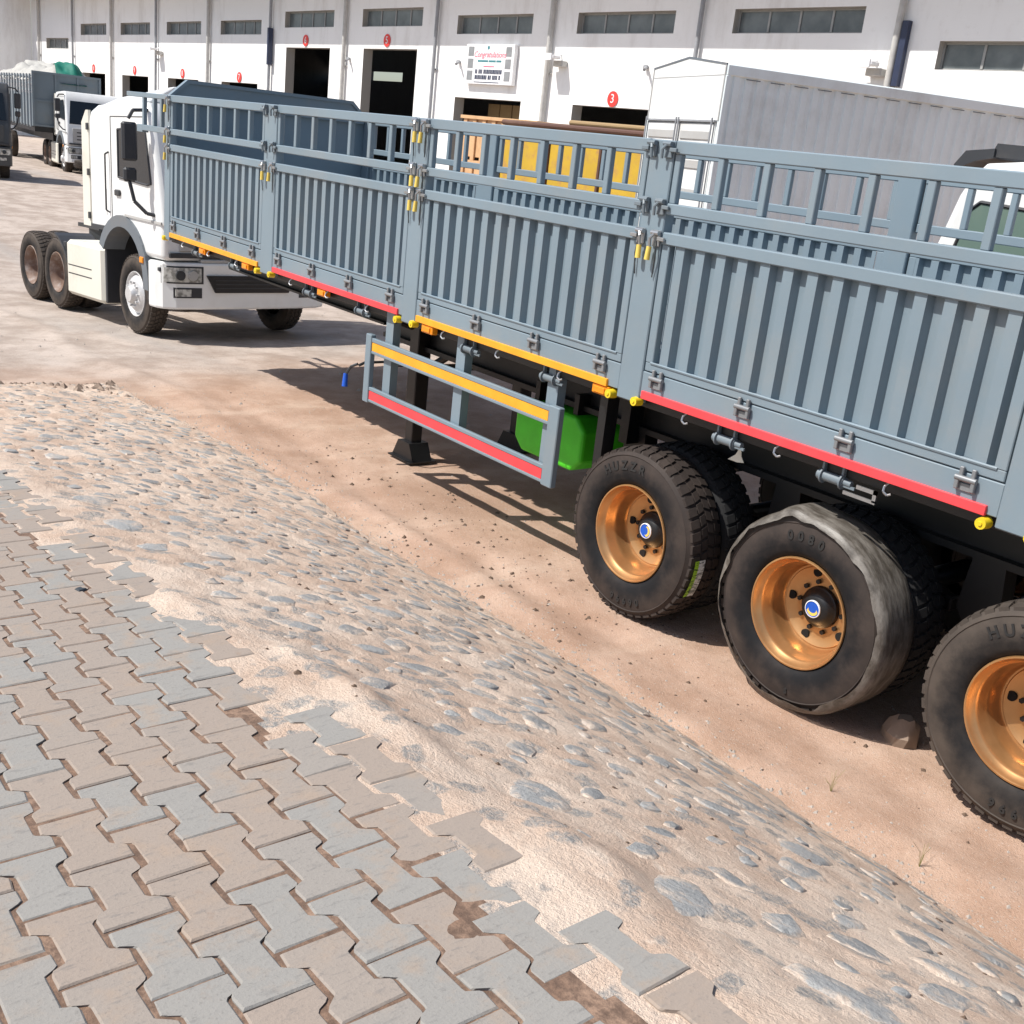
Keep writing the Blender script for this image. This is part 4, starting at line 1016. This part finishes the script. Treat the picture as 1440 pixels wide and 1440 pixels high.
o = link('green_tarpaulin', grid_mesh('green_tarpaulin', gx_, gy_, lambda X, Y: np.where(X > .0, 3.15, tarp_z(X, Y) + .05 + .10 * (fbm(X * 3, Y * 3, 3, 15) + .2)) , M['gtarp']), None, (-47.4, 9.4, 0), (0, 0, R(-6))); tag(o, 'green tarpaulin corner hanging over the headboard of the loaded trailer', 'tarpaulin')
for x in (-6.5, -7.8, -9.1):
    for s in (-1, 1):
        w = part('wheel', truck_rim_r, None, LT, (x, s * 1.19, .53), (0, 0, 0 if s < 0 else math.pi)); part('tyre', ty_old, None, w, (x, s * 1.19, .53))
# spare tyre lying in the yard
sp = thing('spare_tyre', 'loose black tyre lying flat on the yard before the far white tractor', 'tyre', (-43.9, 9.15, -.06), (R(90), 0, 0))
part('tyre', ty_old, None, sp, (0, 0, 0)); sp.location.z = .24

# ---- box truck body with white doors behind the trailer
CA = R(70); C0 = Vector((-11.2, 7.41, 0))       # near corner between doors and long side
CT = thing('box_trailer', 'box trailer with white rear doors and grey ribbed side behind the grey trailer', 'trailer', C0, (0, 0, CA))
# local: x along the long side, y to the left = across the doors
ZB, ZC, WD, LN = 1.15, 4.12, 2.42, 9.5
sd_ = MB(); n = 52; prof = []
for k in range(n):
    x = .06 + (LN - .12) * k / n; p = (LN - .12) / n; prof += [(x, .02), (x + p * .3, .02), (x + p * .4, 0), (x + p * .9, 0)]
prof.append((LN - .06, .02))
for yy, flip in ((0, 0), (WD, 1)):
    vs = [(a, (b if not flip else WD - b), z) for z in (ZB + .12, ZC - .16) for a, b in prof]; m = len(prof)
    part('ribbed_side', MB().add(vs, [(i, i + 1, m + i + 1, m + i) for i in range(m - 1)]), M['container'], CT)
part('roof', MB().add([(0.0, .0, ZC - .02), (LN, .0, ZC - .02), (LN, WD / 2, ZC + .10), (0.0, WD / 2, ZC + .10), (LN, WD, ZC - .02), (0.0, WD, ZC - .02)], [(0, 1, 2, 3), (3, 2, 4, 5)]), M['container'], CT)
part('frame', MB().box(0, LN, -.02, .05, ZC - .16, ZC - .02, .01).box(0, LN, WD - .05, WD + .02, ZC - .16, ZC - .02, .01).box(0, LN, -.02, .06, ZB, ZB + .14, .01).box(0, LN, WD - .06, WD + .02, ZB, ZB + .14, .01)
     .box(-.01, .07, -.021, .06, ZB + .14, ZC - .16, .01).box(-.01, .07, WD - .06, WD + .021, ZB + .14, ZC - .16, .01).box(LN - .06, LN, -.02, .05, ZB + .14, ZC - .16).box(LN - .06, LN, WD - .05, WD + .02, ZB + .14, ZC - .16), M['container'], CT)
part('header', MB().prism([(.0, ZC - .75), (WD, ZC - .75), (WD, ZC - .02), (WD / 2, ZC + .10), (0, ZC - .02)], -.012, .05, 'yz'), M['white'], CT)
for k in range(2):
    y0 = .06 + k * (WD / 2 - .05); y1 = y0 + WD / 2 - .07
    dr_ = part('door', MB().box(-.03, .03, y0, y1, ZB + .14, ZC - .77, .01), M['white'], CT)
    for j in range(5): part('door_rib', MB().box(-.05, -.03, y0 + .1, y1 - .1, ZB + .35 + j * .4, ZB + .47 + j * .4, .012), M['silver'], dr_)
    part('door_gasket', MB().box(-.036, -.03, y0 + .01, y1 - .01, ZC - .80, ZC - .785).box(-.036, -.03, y0 + .008, y0 + .022, ZB + .16, ZC - .80).box(-.036, -.03, y1 - .022, y1 - .008, ZB + .16, ZC - .80), M['midplastic'], dr_)
    for yy in (y0 + .03, y1 - .03):
        part('lock_bar', MB().cyl((-.07, yy, ZB + .1), (-.07, yy, ZC - .72), .014, n=8).box(-.09, -.03, yy - .04, yy + .04, 2.9, 2.96), M['pipe'], dr_)
for y_ in (.0, WD - .03): part('edge_shade_trim', MB().box(-.022, -.0125, y_, y_ + .03, ZC - .75, ZC - .03), M['silver'], CT)  # grey strips paint edge shading down both sides of the white end
part('header_seam', MB().box(-.016, -.012, .05, WD - .05, ZC - .16, ZC - .148), M['silver'], CT)
part('lintel', MB().box(-.06, -.01, .04, WD - .04, ZC - .775, ZC - .75), M['pipe'], CT)
roof_dash = MB()
for k in range(24): roof_dash.box(.3 + k * .38, .52 + k * .38, -.024, -.020, ZC - .19, ZC - .178)
tag(part('gutter_gap', roof_dash, M['midplastic'], CT), kind='stuff')
part('header_trim', MB().prism([(0, ZC - .03), (WD / 2, ZC + .09), (WD, ZC - .03), (WD, ZC - .005), (WD / 2, ZC + .118), (0, ZC - .005)], -.02, .0, 'yz'), M['midplastic'], CT)
part('underframe', MB().box(0, LN, .6, 1.8, .85, ZB), M['black'], CT)
for x in (1.2, 2.5):
    for y, s in ((.02, 0), (WD - .02, math.pi)): w = part('wheel', truck_rim_r, None, CT, (x, y, .53), (0, 0, s)); part('tyre', ty_old, None, w, (x, y, .53))
part('front_leg', MB().box(LN - 1.6, LN - 1.5, .5, .62, 0, .9).box(LN - 1.6, LN - 1.5, WD - .62, WD - .5, 0, .9), M['black'], CT)

# ---- yellow-panelled cargo truck body between trailer and warehouse
YB = thing('cargo_truck_body', 'yellow-panelled flat truck body with brown bars, loaded with orange wood packs', 'trailer', (-17.3, 9.0, 0), (0, 0, R(1)))
part('bed', MB().box(-3.2, 3.4, 0, 2.4, 1.3, 1.5, .01).box(-3.0, 3.2, .8, 1.6, .95, 1.3), M['brown'], YB)
for k in range(3):
    x = -.95 + k * 1.45; part('yellow_panel', MB().box(x, x + 1.36, .02, .06, 1.56, 3.02, .01), M['ochre'], YB)
    part('bar', MB().box(x - .075, x - .015, -.02, .09, 1.5, 3.1, .008), M['brown'], YB)
part('bar', MB().box(3.33, 3.40, -.02, .09, 1.5, 3.1, .008), M['brown'], YB)
part('top_bar', MB().cyl((-1.0, .03, 3.16), (3.4, .03, 3.16), .05, n=10), M['brown'], YB)
part('top_tube', MB().cyl((.9, .1, 3.25), (3.4, .1, 3.25), .045, n=10), M['carton'], YB)
part('top_bar', MB().box(-1.2, 1.1, .2, .5, 3.12, 3.22, .01), M['carton'], YB)
for x in (-2.4, -1.2, 1.8):
    for y, s in ((.05, 0), (2.35, math.pi)): w = part('wheel', truck_rim_r, None, YB, (x, y, .53), (0, 0, s)); part('tyre', ty_old, None, w, (x, y, .53))
for j in range(2):
    wp = thing('wood_pack', ['orange wood pack standing under another on the cargo truck body', 'orange slatted wood pack on top of another on the cargo truck body'][j], 'crate', (-19.0, 9.2, 1.5 + j * .87), (0, 0, R(1)))
    part('core', MB().box(-.9, .9, .05, 1.5, .06, .80, .01), M['wood'], wp)
    for k in range(6): part('slat', MB().box(-.92 + k * .32, -.80 + k * .32, .01, .049, .0, .84, .004), M['wood'], wp)
    part('lid', MB().box(-1.0, 1.5, -.02, 1.55, .80, .865, .004), M['wood'], wp)

# ---- rock by the last wheel, grass sprigs
rk = MB(); rr = random.Random(12); n = 9
for lev, (h, s) in enumerate(((0, 1.0), (.07, 1.08), (.14, .85), (.18, .45))):
    rk.v += [(math.cos(2 * math.pi * i / n) * .10 * s * rr.uniform(.75, 1.2), math.sin(2 * math.pi * i / n) * .085 * s * rr.uniform(.75, 1.2), h * .75 * rr.uniform(.9, 1.1) - .015) for i in range(n)]
rk.f += [(k * n + i, k * n + (i + 1) % n, (k + 1) * n + (i + 1) % n, (k + 1) * n + i) for k in range(3) for i in range(n)] + [tuple(range(3 * n, 4 * n))]
o = link('chock_stone', rk.mesh('chock_stone', M['rock'], 30), None, (-2.69, .36, 0)); tag(o, 'brown stone lying on the sand between the second and third trailer wheels', 'stone')
for (gx0, gy0, lab) in ((-2.55, -.42, 'thin grass sprig on the sand near the chock stone'), (-1.98, -.55, 'thin grass sprig on the sand beside the last trailer wheel')):
    gm = MB(); rr = random.Random(int(gx0 * 100))
    for k in range(7):
        a = rr.uniform(0, 6.28); h = rr.uniform(.05, .13); l = rr.uniform(.02, .08)
        gm.tube([(0, 0, -.01), (l * .3 * math.cos(a), l * .3 * math.sin(a), h * .6), (l * math.cos(a), l * math.sin(a), h)], .0009, 4)
    o = link('grass_sprig', gm.mesh('grass_sprig', M['grass']), None, (gx0, gy0, float(ground_z(gx0, gy0)))); tag(o, lab, 'grass')
lump = MB().add(*stone_data(.025, 4)); 
for k, (x, y, lab) in enumerate(((-4.05, -3.43, 'small black lump lying on the pavers'),)):
    o = link('black_lump', lump.mesh('black_lump', M['dsteel'], 30), None, (x, y, 1.34 + .098 * x + .002)); tag(o, lab, 'stone')
bpy.context.view_layer.update()
